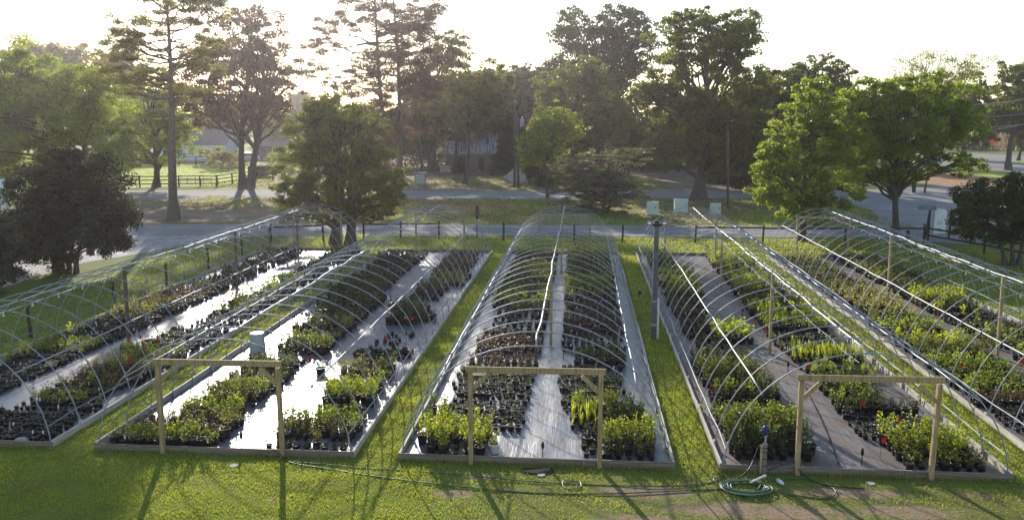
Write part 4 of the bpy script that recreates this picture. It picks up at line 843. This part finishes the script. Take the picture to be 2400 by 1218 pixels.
# ---------------------------------------------------------------- grass blades
def grass():
    g = np.random.default_rng(3); P = []
    def area(x0, x1, y0, y1, dens): n = int((x1 - x0) * (y1 - y0) * dens); P.append(np.stack([g.uniform(x0, x1, n), g.uniform(y0, y1, n)], 1))
    area(-13.5, 11.5, 14.7, 16.2, 1500); area(-15, 12.2, 16.2, 18.05, 1300)
    for a, b in ((-12.6, -11.55), (-5.2, -4.15), (2.2, 3.15), (9.5, 10.5)):
        area(a, b, 18.05, 24, 1000); area(a, b, 24, 34, 500); area(a, b, 34, 48, 250)
    area(16.9, 24, 34, 52, 60); area(-24, -18.9, 26, 50, 80); area(-18, 20, 48.6, 55.4, 90); area(-22, 24, 61.6, 70, 34); area(-38, 24, 70, 82, 20); area(-45, 10, 92, 112, 8); area(-75, -42, 95, 140, 4)
    ne = 0
    for c in HC:          # longer uncut grass against the boards
        for (x0, x1, y0, y1, dn) in ((c - 3.2, c + 3.2, 18.0, 18.09, 900), (c - 3.28, c - 3.17, 18.1, 34, 420), (c + 3.17, c + 3.28, 18.1, 34, 420)): area(x0, x1, y0, y1, dn); ne += len(P[-1])
    P = np.concatenate(P)
    # thin out over bare earth
    keep = np.ones(len(P), bool)
    for (x, y, a, b) in [(-2.6, 16.45, .55, .22), (-2.05, 17.35, .45, .16), (1.4, 16.9, 1.2, .35), (3.6, 16.2, 2.3, .42), (6.6, 16.4, 1.2, .36), (5.7, 17.2, 1.3, .3), (1.2, 15.6, 1., .3), (5.4, 15.4, 1.2, .3)]:
        d = ((P[:, 0] - x) / a) ** 2 + ((P[:, 1] - y) / b) ** 2; keep &= g.random(len(P)) < np.clip(d - .35, .04, 1)
    dry = (P[:, 0] > -3) & (P[:, 1] < 17.9); keep &= ~(dry & (g.random(len(P)) < .55)); edge = np.zeros(len(P), bool); edge[-ne:] = True; keep2 = keep; P = P[keep]; n = len(P)
    sc = np.clip(P[:, 1] / 20, .8, 5.); hgt = g.uniform(.018, .05, n) * sc * (1 + .5 * np.clip(np.sin(P[:, 0] * 2.7 + np.sin(P[:, 1] * 3.1) * 2) * np.cos(P[:, 1] * 2.3 + P[:, 0] * .8), -.6, 1)) * np.where(edge[keep2], 2.3, 1); w = g.uniform(.006, .012, n) * sc
    a = g.uniform(0, 6.28, n); d = np.stack([np.cos(a), np.sin(a), 0 * a], 1); lean = g.normal(size=(n, 2)) * .5
    B = np.concatenate([P, np.zeros((n, 1))], 1); T = B.copy(); T[:, :2] += lean * hgt[:, None]; T[:, 2] += hgt
    M_ = (B + T) / 2; M_[:, 2] += hgt * .12
    V = np.stack([B - d * w[:, None], B + d * w[:, None], T + d * w[:, None] * .2, T - d * w[:, None] * .2], 1).reshape(-1, 3)
    pd = .12 + .45 * np.clip((P[:, 0] + 4) * .12, 0, 1) * (P[:, 1] < 18); pd += .25 * (np.sin(P[:, 0] * 1.3 + np.sin(P[:, 1] * 2.1) * 2) * np.cos(P[:, 1] * 1.7 + P[:, 0]) > .35)
    pd = np.where((P[:, 1] > 61) & (P[:, 1] < 112) & (P[:, 0] > -42), np.clip(.45 + .5 * np.sin(P[:, 0] * .45 + np.sin(P[:, 1] * .5) * 2) * np.cos(P[:, 1] * .33) + .3 * (P[:, 0] < -12), .05, .95), pd)
    dm = g.random(n) < pd; V4 = V.reshape(-1, 4, 3)
    Vd = V4[dm].reshape(-1, 3); o = obj('dry_grass', npmesh('dry_grass', Vd, np.arange(len(Vd)).reshape(-1, 4), ['blade_dry'], None, g.random(len(Vd) // 4))); tag(o, 'thin straw-coloured grass blades scattered through the worn lawn', 'grass', kind='stuff')
    V = V4[~dm].reshape(-1, 3); n = len(V) // 4
    o = obj('lawn_grass', npmesh('lawn_grass', V, np.arange(4 * n).reshape(-1, 4), ['blade'], None, g.random(n))); tag(o, 'short mown lawn grass in front of and between the hoop houses', 'grass', kind='stuff'); print('GRASS', n)
grass()

# ---------------------------------------------------------------- trees
def tree_mesh(base, ells, leaf, leafmat_, bark, cov=2.6, seed=0, trunks=((0, 0),), trad=.3, style='oak', split=.35, nbr=26, csz=.16, top=None, upbias=.35):
    """ells: crown lobes (x, y, z, rx, ry, rz) relative to the base. Returns trunk MB and crown arrays."""
    g = np.random.default_rng(seed); E_ = np.array(ells, float)
    vol = (E_[:, 3] * E_[:, 5]); cl = []; leafP = []; AX = []
    for e, a in zip(E_, vol):
        R_ = (e[3] * e[5]) ** .5; cr = max(leaf * 1.6, csz * R_ * 1.3) * (1. if style != 'pine' else 1.35)
        n = max(7 if style != 'pine' else 9, int(1.25 * math.pi * a / (math.pi * cr * cr) * 2.2)); 
        U = unit(n, g) * (g.random((n, 1)) ** .38) * g.uniform(.82, 1.12, (n, 1)); c_ = e[:3] + U * e[3:6]
        per = max(6, int(2.3 * cov * math.pi * a / (.33 * leaf * leaf) / n))
        for q in c_:
            s = cr * g.uniform(.6, 1.35); m = max(4, int(per * g.uniform(.5, 1.5)))
            fl = {'oak': .55, 'pine': .42, 'cedar': .14}.get(style, .7)
            L_ = unit(m, g) * (g.random((m, 1)) ** .5) * [s, s, s * fl] * 1.15 + q
            if style == 'cedar': L_[:, 2] -= .10 * np.linalg.norm(L_[:, :2] - q[:2], axis=1)
            leafP.append(L_)
        cl.append(c_)
    CL = np.concatenate(cl); P = np.concatenate(leafP); P[:, 2] = np.maximum(P[:, 2], .15)
    asp = .62 if style not in ('pine', 'cedar') else .3
    V, F, Rn = leaves(P, leaf, g, asp, upbias)
    mb = MB(); zc = E_[:, 2].max(); cx, cy = np.average(E_[:, 0], weights=vol), np.average(E_[:, 1], weights=vol)
    topz = top[2] if top is not None else float(np.max(E_[:, 2] + E_[:, 5] * .3))
    zlow = float(np.min(E_[:, 2] - E_[:, 5])); z_s = max(.6, zlow * .9 if style != 'pine' else topz * .45)
    tl = []
    for ti, (ox, oy) in enumerate(trunks):
        tx = (top[0] if top is not None else cx * .8) + ox * 2.5; ty = (top[1] if top is not None else cy * .8) + oy * 2
        N_ = 12; pts = []
        for k in range(N_):
            f_ = k / (N_ - 1); wv = .02 * topz * (1 if style != 'pine' else .35)
            pts.append(np.array([ox + (tx - ox) * f_ ** 1.3 + wv * math.sin(f_ * 5 + ti * 2 + seed), oy + (ty - oy) * f_ ** 1.3 + wv * math.cos(f_ * 4 + seed), topz * f_]))
        rr = [trad * (1.55 if k == 0 else (1 - (k / (N_ - 1)) * .88)) for k in range(N_)]
        mb.tube([pts[0] - [0, 0, .1]] + pts, [rr[0] * 1.1] + rr, 9); tl.append((pts, rr))
    idx = g.permutation(len(CL))[:nbr]
    for i in idx:
        q = CL[i]; pts, rr = tl[g.integers(len(tl))]
        f_ = np.clip((q[2] * (.62 if style != 'pine' else .93)) / topz + g.uniform(-.05, .05), min(.9, z_s / topz * .75), .93)
        k = f_ * (len(pts) - 1); k0 = int(k); p0 = pts[k0] + (pts[min(k0 + 1, len(pts) - 1)] - pts[k0]) * (k - k0); r0 = rr[min(k0 + 1, len(rr) - 1)] * .5
        d = q - p0; L_ = np.linalg.norm(d); B = []
        for s in np.linspace(0, 1, 6):
            B.append(p0 + d * s + np.array([0, 0, 1]) * L_ * .10 * math.sin(s * math.pi) * (1 if style != 'pine' else -.3) + g.normal(size=3) * L_ * .025 * (s > 0) * (s < 1))
        mb.tube(B, [r0 * (1 - .8 * s) + .012 for s in np.linspace(0, 1, 6)], 6, False)
        for _ in range(2):     # side twigs to the neighbouring clumps
            dd = np.linalg.norm(CL - q, axis=1); j = np.argsort(dd)[g.integers(1, min(6, len(CL)))] if len(CL) > 2 else 0
            a = B[3]; b = CL[j]; mb.tube([a, (a + b) / 2 + [0, 0, .05 * L_], b], [r0 * .4 + .008, r0 * .25 + .008, .008], 4, False)
    return mb, (V, F, Rn)
def tree(name, label, cat, px, py, lobes, leaf, lm, bark='bark', depth=.9, group=None, Y=None, **kw):
    """px, py: foot of the trunk in the photo; lobes: crown lobes (x, y, rx, ry) in the photo, given real depth"""
    P = gr(px, py)
    if Y: P = at(px, py, Y); P[2] = 0
    g = np.random.default_rng(int(abs(px) * 7 + py)); E_ = []
    for (x, y, rx, ry) in lobes:
        s = np.linalg.norm(at(x, y, P[1]) - [0, 0, CAM_H]) / FPX * .985; dy = g.uniform(-.35, .35) * rx * s * depth
        q = at(x, y, P[1]); rx, ry = (rx * 1.1, ry * 1.14) if kw.get('style') != 'cedar' else (rx * 1.22, ry * 1.15); E_.append((q[0] - P[0], dy, q[2], rx * s, (rx * depth) * s, ry * s))
    if 'top' in kw and kw['top'] is not None: q = at(*kw['top'], P[1]); kw['top'] = (q[0] - P[0], 0, q[2])
    mb, (V, F, Rn) = tree_mesh(P, E_, leaf, lm, bark, seed=int(px + py) % 997, **kw)
    t = thing(name, label, cat, (P[0], P[1], 0), group=group)
    part('trunk', mb, bark, t, smooth=True); obj('crown', npmesh('crown', V, F, [lm], None, Rn), t); TREES.append((label, len(F)))
    return t
TREES = []
tree('elm_tree', 'wide light green tree with dark forking limbs above the far left bush', 'tree', 165, 470, [(110, 250, 170, 80), (30, 210, 110, 90), (60, 350, 110, 60), (235, 300, 80, 70), (-30, 300, 90, 110), (180, 200, 90, 50), (250, 380, 60, 30)], .26, 'leaf_light', cov=1.9, trad=.34, top=(170, 250), nbr=40, split=.2, trunks=((0, 0), (.8, .3)))
tree('magnolia_tree', 'dense dark rounded multi-stem tree beside the far left hoop house', 'tree', 135, 640, [(165, 440, 95, 85), (110, 510, 85, 95), (215, 510, 80, 85), (150, 545, 115, 55), (250, 550, 50, 46), (60, 560, 50, 50), (155, 400, 60, 50)], .13, 'leaf_plum', cov=2.6, trad=.11, trunks=((0, 0), (.35, .1), (.7, -.1), (-.3, .2), (1., .2)), nbr=30, csz=.2, style='bush')
tree('shrub', 'dark drooping shrub cut off by the left edge', 'shrub', -25, 692, [(-20, 600, 50, 50), (-30, 640, 60, 40), (-10, 560, 40, 30)], .12, 'leaf_plum', cov=2.4, trad=.06, nbr=14, style='bush')
tree('pine_tree', 'tall bare-trunked pine rising past the frame left of the far left hoop house', 'tree', 412, 516, [(330, 60, 75, 30), (300, 125, 60, 26), (455, 30, 70, 28), (390, -30, 110, 45), (265, 95, 45, 24), (345, 175, 55, 24), (480, 140, 60, 28), (440, 215, 50, 22), (505, 90, 40, 22), (300, 200, 50, 22), (340, -40, 90, 30), (480, -20, 60, 30), (250, 160, 40, 20)], .2, 'leaf_pale', 'bark_pine', cov=2.2, trad=.37, style='pine', top=(386, -60), nbr=60, csz=.2)
tree('maple_tree', 'twin-trunked tree with flare-tinted bronze leaves at the corner of the pasture fence', 'tree', 575, 438, [(560, 110, 105, 60), (490, 210, 65, 60), (640, 190, 60, 60), (570, 45, 80, 30), (560, 180, 120, 60), (640, 260, 60, 40), (470, 130, 50, 40), (520, 270, 60, 30)], .26, 'leaf_bronze', cov=1.5, trad=.42, trunks=((0, 0), (.9, .2)), nbr=50, top=(575, 80))
tree('slender_tree', 'small yellow-green tree with a leaning trunk on the sunny pasture edge', 'tree', 366, 438, [(365, 300, 60, 60), (400, 240, 60, 50), (330, 250, 55, 50), (420, 320, 50, 50), (300, 330, 50, 50), (370, 200, 50, 40)], .24, 'leaf_light', cov=1.1, trad=.38, nbr=30, top=(350, 220))
tree('oak_tree', 'broad mid green tree whose foliage hangs over the back of the second hoop house', 'tree', 793, 574, [(790, 330, 105, 80), (720, 400, 80, 70), (870, 400, 75, 70), (790, 450, 120, 50), (780, 270, 65, 45), (905, 440, 40, 32), (690, 450, 50, 36), (840, 300, 60, 50), (735, 310, 60, 50), (745, 265, 45, 36), (700, 490, 50, 26), (870, 485, 70, 30), (790, 500, 70, 26), (925, 470, 30, 16)], .15, 'leaf_mid', cov=1.9, trad=.22, trunks=((0, 0), (.45, .1), (.9, 0), (-.3, .3)), nbr=40, top=(800, 260), csz=.15)
PL = [(785, 60, 60, 24), (755, 110, 50, 20), (735, 165, 40, 20), (840, 20, 75, 30), (960, 40, 60, 28), (985, 70, 50, 24), (905, 120, 65, 36), (970, 160, 60, 45), (850, 170, 50, 28), (800, 190, 40, 20)]
tree('pine_tree', 'left trunk of the tall reddish pines rising above the frame near the centre', 'tree', 908, 412, PL + [(900, -60, 120, 50), (820, -30, 80, 30), (870, 240, 60, 40)], .3, 'leaf_bronze', 'bark_pine', cov=2.4, trad=.42, style='pine', top=(868, -90), nbr=70, csz=.19)
tree('pine_tree', 'right trunk of the tall reddish pines, standing beside the dark undergrowth', 'tree', 940, 414, [(990, 110, 60, 50), (940, 200, 80, 55), (1000, 200, 50, 50), (950, 290, 80, 50), (1000, 20, 50, 26), (960, -50, 90, 40), (890, 290, 60, 50), (920, 60, 60, 24)], .3, 'leaf_bronze', 'bark_pine', cov=2.2, trad=.40, style='pine', top=(918, -80), nbr=60, csz=.19)
tree('oak_tree', 'pale-topped leafy tree just right of the tall pines', 'tree', 1015, 402, [(1045, 160, 55, 60), (1062, 110, 45, 36), (1020, 240, 60, 60), (1030, 290, 30, 40)], .32, 'leaf_pale', cov=1.7, trad=.3, nbr=24)
tree('slender_tree', 'slim-trunked yellowish tree standing in front of the weathered shed', 'tree', 1092, 432, [(1110, 215, 75, 42), (1085, 270, 60, 36), (1140, 185, 60, 40), (1160, 240, 45, 36), (1075, 290, 36, 20)], .26, 'leaf_pale', cov=1.9, trad=.2, nbr=26, top=(1100, 190))
tree('young_tree', 'young light green tree with a crooked pale trunk left of the grey cedar', 'tree', 1284, 464, [(1290, 330, 58, 42), (1300, 280, 48, 36), (1245, 345, 38, 34), (1330, 300, 40, 30), (1270, 370, 45, 20)], .21, 'leaf_light', cov=1.7, trad=.14, nbr=24, top=(1290, 290))
tree('cedar_tree', 'low grey-green cedar with spreading feathery layers by the near road', 'tree', 1412, 499, [(1410, 452, 100, 34), (1375, 405, 68, 26), (1465, 356, 62, 9), (1440, 375, 80, 14), (1335, 388, 50, 16), (1497, 352, 38, 7), (1400, 475, 92, 22), (1350, 440, 60, 30), (1470, 440, 50, 30), (1345, 365, 40, 7), (1420, 425, 80, 25)], .19, 'leaf_cedar', cov=1.8, trad=.16, style='cedar', nbr=50, csz=.22, top=(1440, 375), trunks=((0, 0), (.5, .1)))
tree('oak_tree', 'huge oak with a fluted trunk and heavy crown right of centre', 'tree', 1645, 467, [(1650, 105, 110, 62), (1725, 95, 60, 55), (1590, 140, 65, 55), (1555, 220, 65, 50), (1700, 230, 110, 70), (1635, 305, 120, 75), (1520, 225, 50, 32), (1785, 205, 45, 32), (1630, 50, 60, 26), (1740, 55, 45, 32), (1760, 320, 80, 60), (1590, 340, 70, 50), (1700, 385, 60, 40)], .27, 'leaf_mid', cov=2.0, trad=.62, nbr=70, top=(1655, 110), csz=.15)
tree('oak_tree', 'dark high-crowned oak with sky holes behind the huge oak, to its left', 'tree', 1405, 402, [(1400, 80, 100, 60), (1350, 170, 75, 70), (1465, 140, 75, 80), (1465, 50, 60, 40), (1335, 70, 45, 45), (1420, 220, 80, 60), (1500, 90, 40, 50)], .36, 'leaf_dark', cov=1.45, trad=.6, nbr=60, top=(1400, 80), csz=.16)
tree('oak_tree', 'light-topped leafy tree in front of the dark high-crowned oak', 'tree', 1335, 425, [(1335, 200, 75, 45), (1290, 235, 42, 35), (1400, 225, 62, 55), (1340, 290, 85, 70), (1430, 300, 70, 60), (1380, 170, 50, 30), (1280, 290, 40, 40)], .31, 'leaf_mid', cov=2.1, trad=.35, nbr=40)
tree('oak_tree', 'dark leafy tree filling the gap right of the huge oak trunk', 'tree', 1790, 432, [(1800, 240, 85, 65), (1750, 330, 85, 70), (1840, 320, 60, 70), (1870, 240, 60, 50), (1770, 400, 70, 34), (1700, 420, 40, 26)], .31, 'leaf_dark', cov=2.4, trad=.35, nbr=36)
tree('maple_tree', 'bright green cone-shaped maple sweeping to the ground behind the fourth hoop house', 'tree', 1875, 566, [(1905, 240, 50, 50), (1880, 320, 75, 60), (1835, 430, 68, 60), (1930, 420, 85, 85), (1950, 310, 60, 80), (1800, 400, 36, 24), (1880, 480, 70, 32), (1820, 350, 40, 30), (1800, 455, 30, 16)], .16, 'leaf_light', cov=2.3, trad=.2, nbr=50, top=(1900, 240), csz=.14)
tree('maple_tree', 'spreading green maple with a bare lower trunk beside the parking lot', 'tree', 2096, 548, [(2055, 225, 80, 45), (2150, 290, 100, 65), (2225, 270, 70, 60), (2080, 350, 105, 55), (2220, 385, 75, 22), (2025, 320, 55, 60), (2100, 410, 70, 20), (2150, 210, 70, 40), (2040, 410, 55, 22)], .17, 'leaf_light', cov=1.75, trad=.24, nbr=70, top=(2120, 240), csz=.15)
tree('wispy_tree', 'thin-leaved see-through treetop rising above the right-hand maple', 'tree', 2150, 452, [(2200, 150, 80, 40), (2130, 180, 50, 30), (2260, 160, 50, 30), (2190, 200, 80, 40), (2150, 140, 36, 25)], .16, 'leaf_pale', cov=.26, trad=.085, nbr=60, top=(2190, 130), csz=.25, trunks=((0, 0), (.6, 0), (-.5, .2)))
tree('oak_tree', 'round dark treetop beyond the right-hand maple', 'tree', 2260, 372, [(2250, 215, 70, 36), (2280, 255, 75, 50), (2210, 250, 60, 50), (2300, 300, 50, 40)], .5, 'leaf_mid', cov=2.3, trad=.5, Y=150, nbr=30)
tree('oak_tree', 'sunlit spreading tree at the right edge above the brick house', 'tree', 2368, 378, [(2370, 240, 50, 40), (2400, 200, 50, 36), (2340, 270, 34, 26), (2420, 250, 60, 50), (2390, 165, 40, 20)], .42, 'leaf_mid', cov=2., trad=.45, Y=135, nbr=34)
tree('oak_tree', 'small leafy treetop above and behind the cone-shaped maple', 'tree', 1925, 418, [(1920, 165, 55, 36), (1865, 175, 40, 26), (1960, 200, 40, 50), (1900, 240, 70, 50)], .34, 'leaf_mid', cov=1.8, trad=.3, nbr=30, Y=112)
tree('shrub', 'dark spreading multi-stem shrub in front of the parking lot at the right edge', 'shrub', 2372, 622, [(2330, 465, 85, 34), (2385, 510, 60, 44), (2278, 520, 45, 30), (2400, 445, 45, 30), (2430, 500, 60, 60), (2310, 545, 50, 22), (2262, 500, 28, 16)], .13, 'leaf_dark', cov=2.1, trad=.12, trunks=((0, 0), (.4, .1), (.8, 0), (-.4, .1)), nbr=36, csz=.2, style='bush')
tree('shrub', 'dark bushy shrub mass behind the bare short utility pole', 'shrub', 1745, 446, [(1745, 400, 70, 40), (1720, 360, 50, 30), (1790, 380, 50, 50)], .26, 'leaf_dark', cov=2.3, trad=.1, nbr=12, style='bush')
tree('shrub', 'grey-green bush growing right of the pale tent', 'shrub', 1262, 440, [(1262, 405, 32, 26), (1290, 420, 30, 22), (1240, 390, 22, 22)], .22, 'leaf_mid', cov=2.2, trad=.08, nbr=10, style='bush')
tree('shrub', 'brownish thin bush growing against the white house', 'shrub', 520, 398, [(515, 372, 32, 24), (545, 378, 22, 22)], .3, 'leaf_pale', cov=1.6, trad=.1, nbr=14, style='bush', Y=128)
tree('shrub', 'leafy bush beside the blue-grey pickup beyond the pasture', 'shrub', 662, 404, [(655, 372, 30, 24), (690, 380, 34, 24)], .3, 'leaf_light', cov=2., trad=.1, nbr=10, style='bush', Y=125)
tree('shrub', 'dark leafy shrub growing against the right end of the shed', 'shrub', 1178, 410, [(1175, 380, 24, 30), (1190, 345, 24, 30), (1160, 395, 20, 16)], .28, 'leaf_dark', cov=2.2, trad=.1, nbr=8, style='bush')
tree('shrub', 'dark bush between the halves of the shed front', 'shrub', 1075, 410, [(1078, 385, 14, 18), (1070, 398, 14, 10)], .22, 'leaf_dark', cov=2.2, trad=.06, nbr=6, style='bush', Y=119)
# background trees: three kinds built once, then copied
def bg_proto(k):
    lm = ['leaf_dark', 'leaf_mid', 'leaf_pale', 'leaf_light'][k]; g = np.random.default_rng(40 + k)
    E_ = [(g.uniform(-3, 3), g.uniform(-2, 2), g.uniform(5, 15), g.uniform(3, 4.5), g.uniform(3, 4), g.uniform(2.4, 4)) for _ in range(9)]
    mb, (V, F, Rn) = tree_mesh(None, E_, .42, lm, 'bark', cov=2.0 if k < 2 else 1.3, seed=k, trad=.4, nbr=24)
    t = thing('background_tree', 'x', 'tree', group='woodland trees behind the nursery')
    part('trunk', mb, 'bark', t, smooth=True); obj('crown', npmesh('crown', V, F, [lm], None, Rn), t); return t
BGT = [  # kind, px, Y, top y in photo, width factor, label
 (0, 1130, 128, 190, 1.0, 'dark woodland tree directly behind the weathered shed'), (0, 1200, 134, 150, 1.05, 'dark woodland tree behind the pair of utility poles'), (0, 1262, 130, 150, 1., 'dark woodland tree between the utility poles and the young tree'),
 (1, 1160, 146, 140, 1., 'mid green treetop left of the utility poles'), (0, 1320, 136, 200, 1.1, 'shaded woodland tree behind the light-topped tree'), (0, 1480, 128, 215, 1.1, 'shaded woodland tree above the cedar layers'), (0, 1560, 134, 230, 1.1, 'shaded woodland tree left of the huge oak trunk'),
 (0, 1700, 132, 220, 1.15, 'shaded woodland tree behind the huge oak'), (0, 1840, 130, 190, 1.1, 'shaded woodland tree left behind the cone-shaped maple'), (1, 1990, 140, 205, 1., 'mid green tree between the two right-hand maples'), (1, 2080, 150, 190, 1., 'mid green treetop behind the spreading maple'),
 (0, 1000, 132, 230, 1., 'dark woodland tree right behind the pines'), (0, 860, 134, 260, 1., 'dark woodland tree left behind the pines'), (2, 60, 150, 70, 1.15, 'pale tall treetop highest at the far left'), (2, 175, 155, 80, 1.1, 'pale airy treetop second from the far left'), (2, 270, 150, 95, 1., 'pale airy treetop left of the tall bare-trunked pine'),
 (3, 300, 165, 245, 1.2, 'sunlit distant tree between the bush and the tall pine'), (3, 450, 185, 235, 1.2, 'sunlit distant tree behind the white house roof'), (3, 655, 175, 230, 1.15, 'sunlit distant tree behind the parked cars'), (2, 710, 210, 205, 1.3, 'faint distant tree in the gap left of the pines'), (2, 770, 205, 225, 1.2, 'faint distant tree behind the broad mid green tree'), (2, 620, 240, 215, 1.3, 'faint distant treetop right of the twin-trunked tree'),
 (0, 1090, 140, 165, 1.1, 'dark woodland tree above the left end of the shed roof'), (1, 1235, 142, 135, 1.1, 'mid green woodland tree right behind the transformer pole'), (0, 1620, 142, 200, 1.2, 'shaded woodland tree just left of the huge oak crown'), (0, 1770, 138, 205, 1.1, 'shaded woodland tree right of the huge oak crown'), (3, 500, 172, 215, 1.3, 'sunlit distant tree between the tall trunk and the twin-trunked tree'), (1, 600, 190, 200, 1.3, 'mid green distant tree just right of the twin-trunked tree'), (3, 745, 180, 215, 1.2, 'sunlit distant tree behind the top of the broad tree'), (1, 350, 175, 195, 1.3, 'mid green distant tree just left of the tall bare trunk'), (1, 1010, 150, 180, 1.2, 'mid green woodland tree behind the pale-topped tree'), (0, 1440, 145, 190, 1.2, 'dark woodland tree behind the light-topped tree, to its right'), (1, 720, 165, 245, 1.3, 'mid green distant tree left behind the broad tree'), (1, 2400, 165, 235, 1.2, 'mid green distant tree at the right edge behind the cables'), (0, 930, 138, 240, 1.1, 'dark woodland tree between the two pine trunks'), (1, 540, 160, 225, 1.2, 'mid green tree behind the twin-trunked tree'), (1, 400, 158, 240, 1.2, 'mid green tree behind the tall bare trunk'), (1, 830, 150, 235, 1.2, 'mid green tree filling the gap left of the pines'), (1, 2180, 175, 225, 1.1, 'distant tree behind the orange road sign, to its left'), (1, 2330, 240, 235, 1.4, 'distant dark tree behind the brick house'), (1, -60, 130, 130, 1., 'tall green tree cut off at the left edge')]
protos = {}
for (k, px, Y, ty, wf, lb) in BGT:
    if k not in protos: protos[k] = bg_proto(k); t = protos[k]
    else: t = copy_plant(protos[k])
    q = at(px, ty, Y); s = q[2] / 18.; t.location = (q[0], q[1], 0); t.rotation_euler = (0, 0, random.Random(px).uniform(0, 6.28)); t.scale = (s * wf, s * wf, s); t['label'] = lb
# far wood and undergrowth: masses nobody could count
def mass(name, label, boxes, leaf, dens, lm, seed):
    g = np.random.default_rng(seed); P = []
    for (pxa, pxb, Y, zt, dy) in boxes:
        xa, xb = at(pxa, 300, Y)[0], at(pxb, 300, Y)[0]; n = int((xb - xa) * zt * dens); n *= 3; nc = max(4, n // 45)
        cx = g.uniform(xa, xb, nc); top = zt * (.66 + .34 * np.sin(cx * .35 + seed) * np.cos(cx * .13)) * g.uniform(.6, 1.15, nc)
        cz = g.random(nc) ** .8 * top; c_ = np.stack([cx, Y + g.uniform(0, dy, nc), cz], 1)
        P.append((c_[:, None] + g.normal(size=(nc, 45, 3)) * [1., .9, .65]).reshape(-1, 3))
    P = np.concatenate(P); P[:, 2] = np.abs(P[:, 2]); V, F, Rn = leaves(P, leaf, g)
    tag(obj(name, npmesh(name, V, F, [lm], None, Rn)), label, 'woodland', kind='stuff')
mass('far_woodland', 'distant hazy line of woods beyond the pasture and road', [(-200, 1100, 245, 11, 40), (780, 1150, 175, 14, 20), (1000, 2000, 160, 15, 20), (1900, 2800, 270, 14, 25)], .85, 5, 'leaf_mid', 1)
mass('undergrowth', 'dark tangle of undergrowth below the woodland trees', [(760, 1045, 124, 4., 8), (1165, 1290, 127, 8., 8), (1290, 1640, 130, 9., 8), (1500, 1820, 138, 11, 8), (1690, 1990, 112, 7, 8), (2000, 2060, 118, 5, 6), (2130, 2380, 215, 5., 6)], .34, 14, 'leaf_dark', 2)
print('TREE FACES', sum(n for _, n in TREES), max(TREES, key=lambda q: q[1]))
# slender bare stems inside the wood
mb = None
for i, (px, Y, w) in enumerate([(1065, 120, .18), (1505, 124, .16), (1530, 128, .14), (1560, 122, .2), (1590, 126, .15), (1480, 130, .14), (1228, 116, .22), (990, 126, .2), (1020, 128, .16), (840, 126, .2)]):
    P = at(px, 400, Y); P[2] = 0; r = random.Random(i); t = thing('bare_trunk', ['slim dark trunk left of the shed in shade', 'slim dark trunk behind the cedar tip', 'second slim trunk right of the cedar tip', 'thicker dark trunk between cedar and huge oak', 'slim trunk nearest the left of the huge oak', 'slim trunk behind the middle of the cedar', 'dark trunk leaning just right of the utility poles', 'dark trunk right of the pines in shade', 'slim dark trunk between the pines and shed', 'dark trunk left of the pines in shade'][i], 'tree', (P[0], P[1], 0), group='bare trunks inside the wood')
    part('trunk', MB().tube([(0, 0, 0), (r.uniform(-.3, .3), 0, 3), (r.uniform(-.8, .8), 0, 7), (r.uniform(-1, 1), 0, 11)], [w * 1.3, w, w * .8, w * .5], 7), 'bark', t, smooth=True)

# ---------------------------------------------------------------- haze
hm = bpy.data.materials.new('haze'); hm.use_nodes = True; hm.node_tree.nodes.clear()
pv = hm.node_tree.nodes.new('ShaderNodeVolumePrincipled'); pv.inputs['Density'].default_value = HAZE
pv.inputs['Color'].default_value = (.96, .87, .93, 1); pv.inputs['Anisotropy'].default_value = .72  # pink volume tint imitates the lens-flare veil
ho = hm.node_tree.nodes.new('ShaderNodeOutputMaterial'); hm.node_tree.links.new(pv.outputs[0], ho.inputs['Volume'])
MATS['haze'] = hm
tag(obj('haze', MB().box((0, 420, 17), (1010, 974, 36)).mesh('haze', 'haze')), 'thin pale haze tinted pink to imitate lens flare over the nursery and woods', 'haze', kind='stuff')
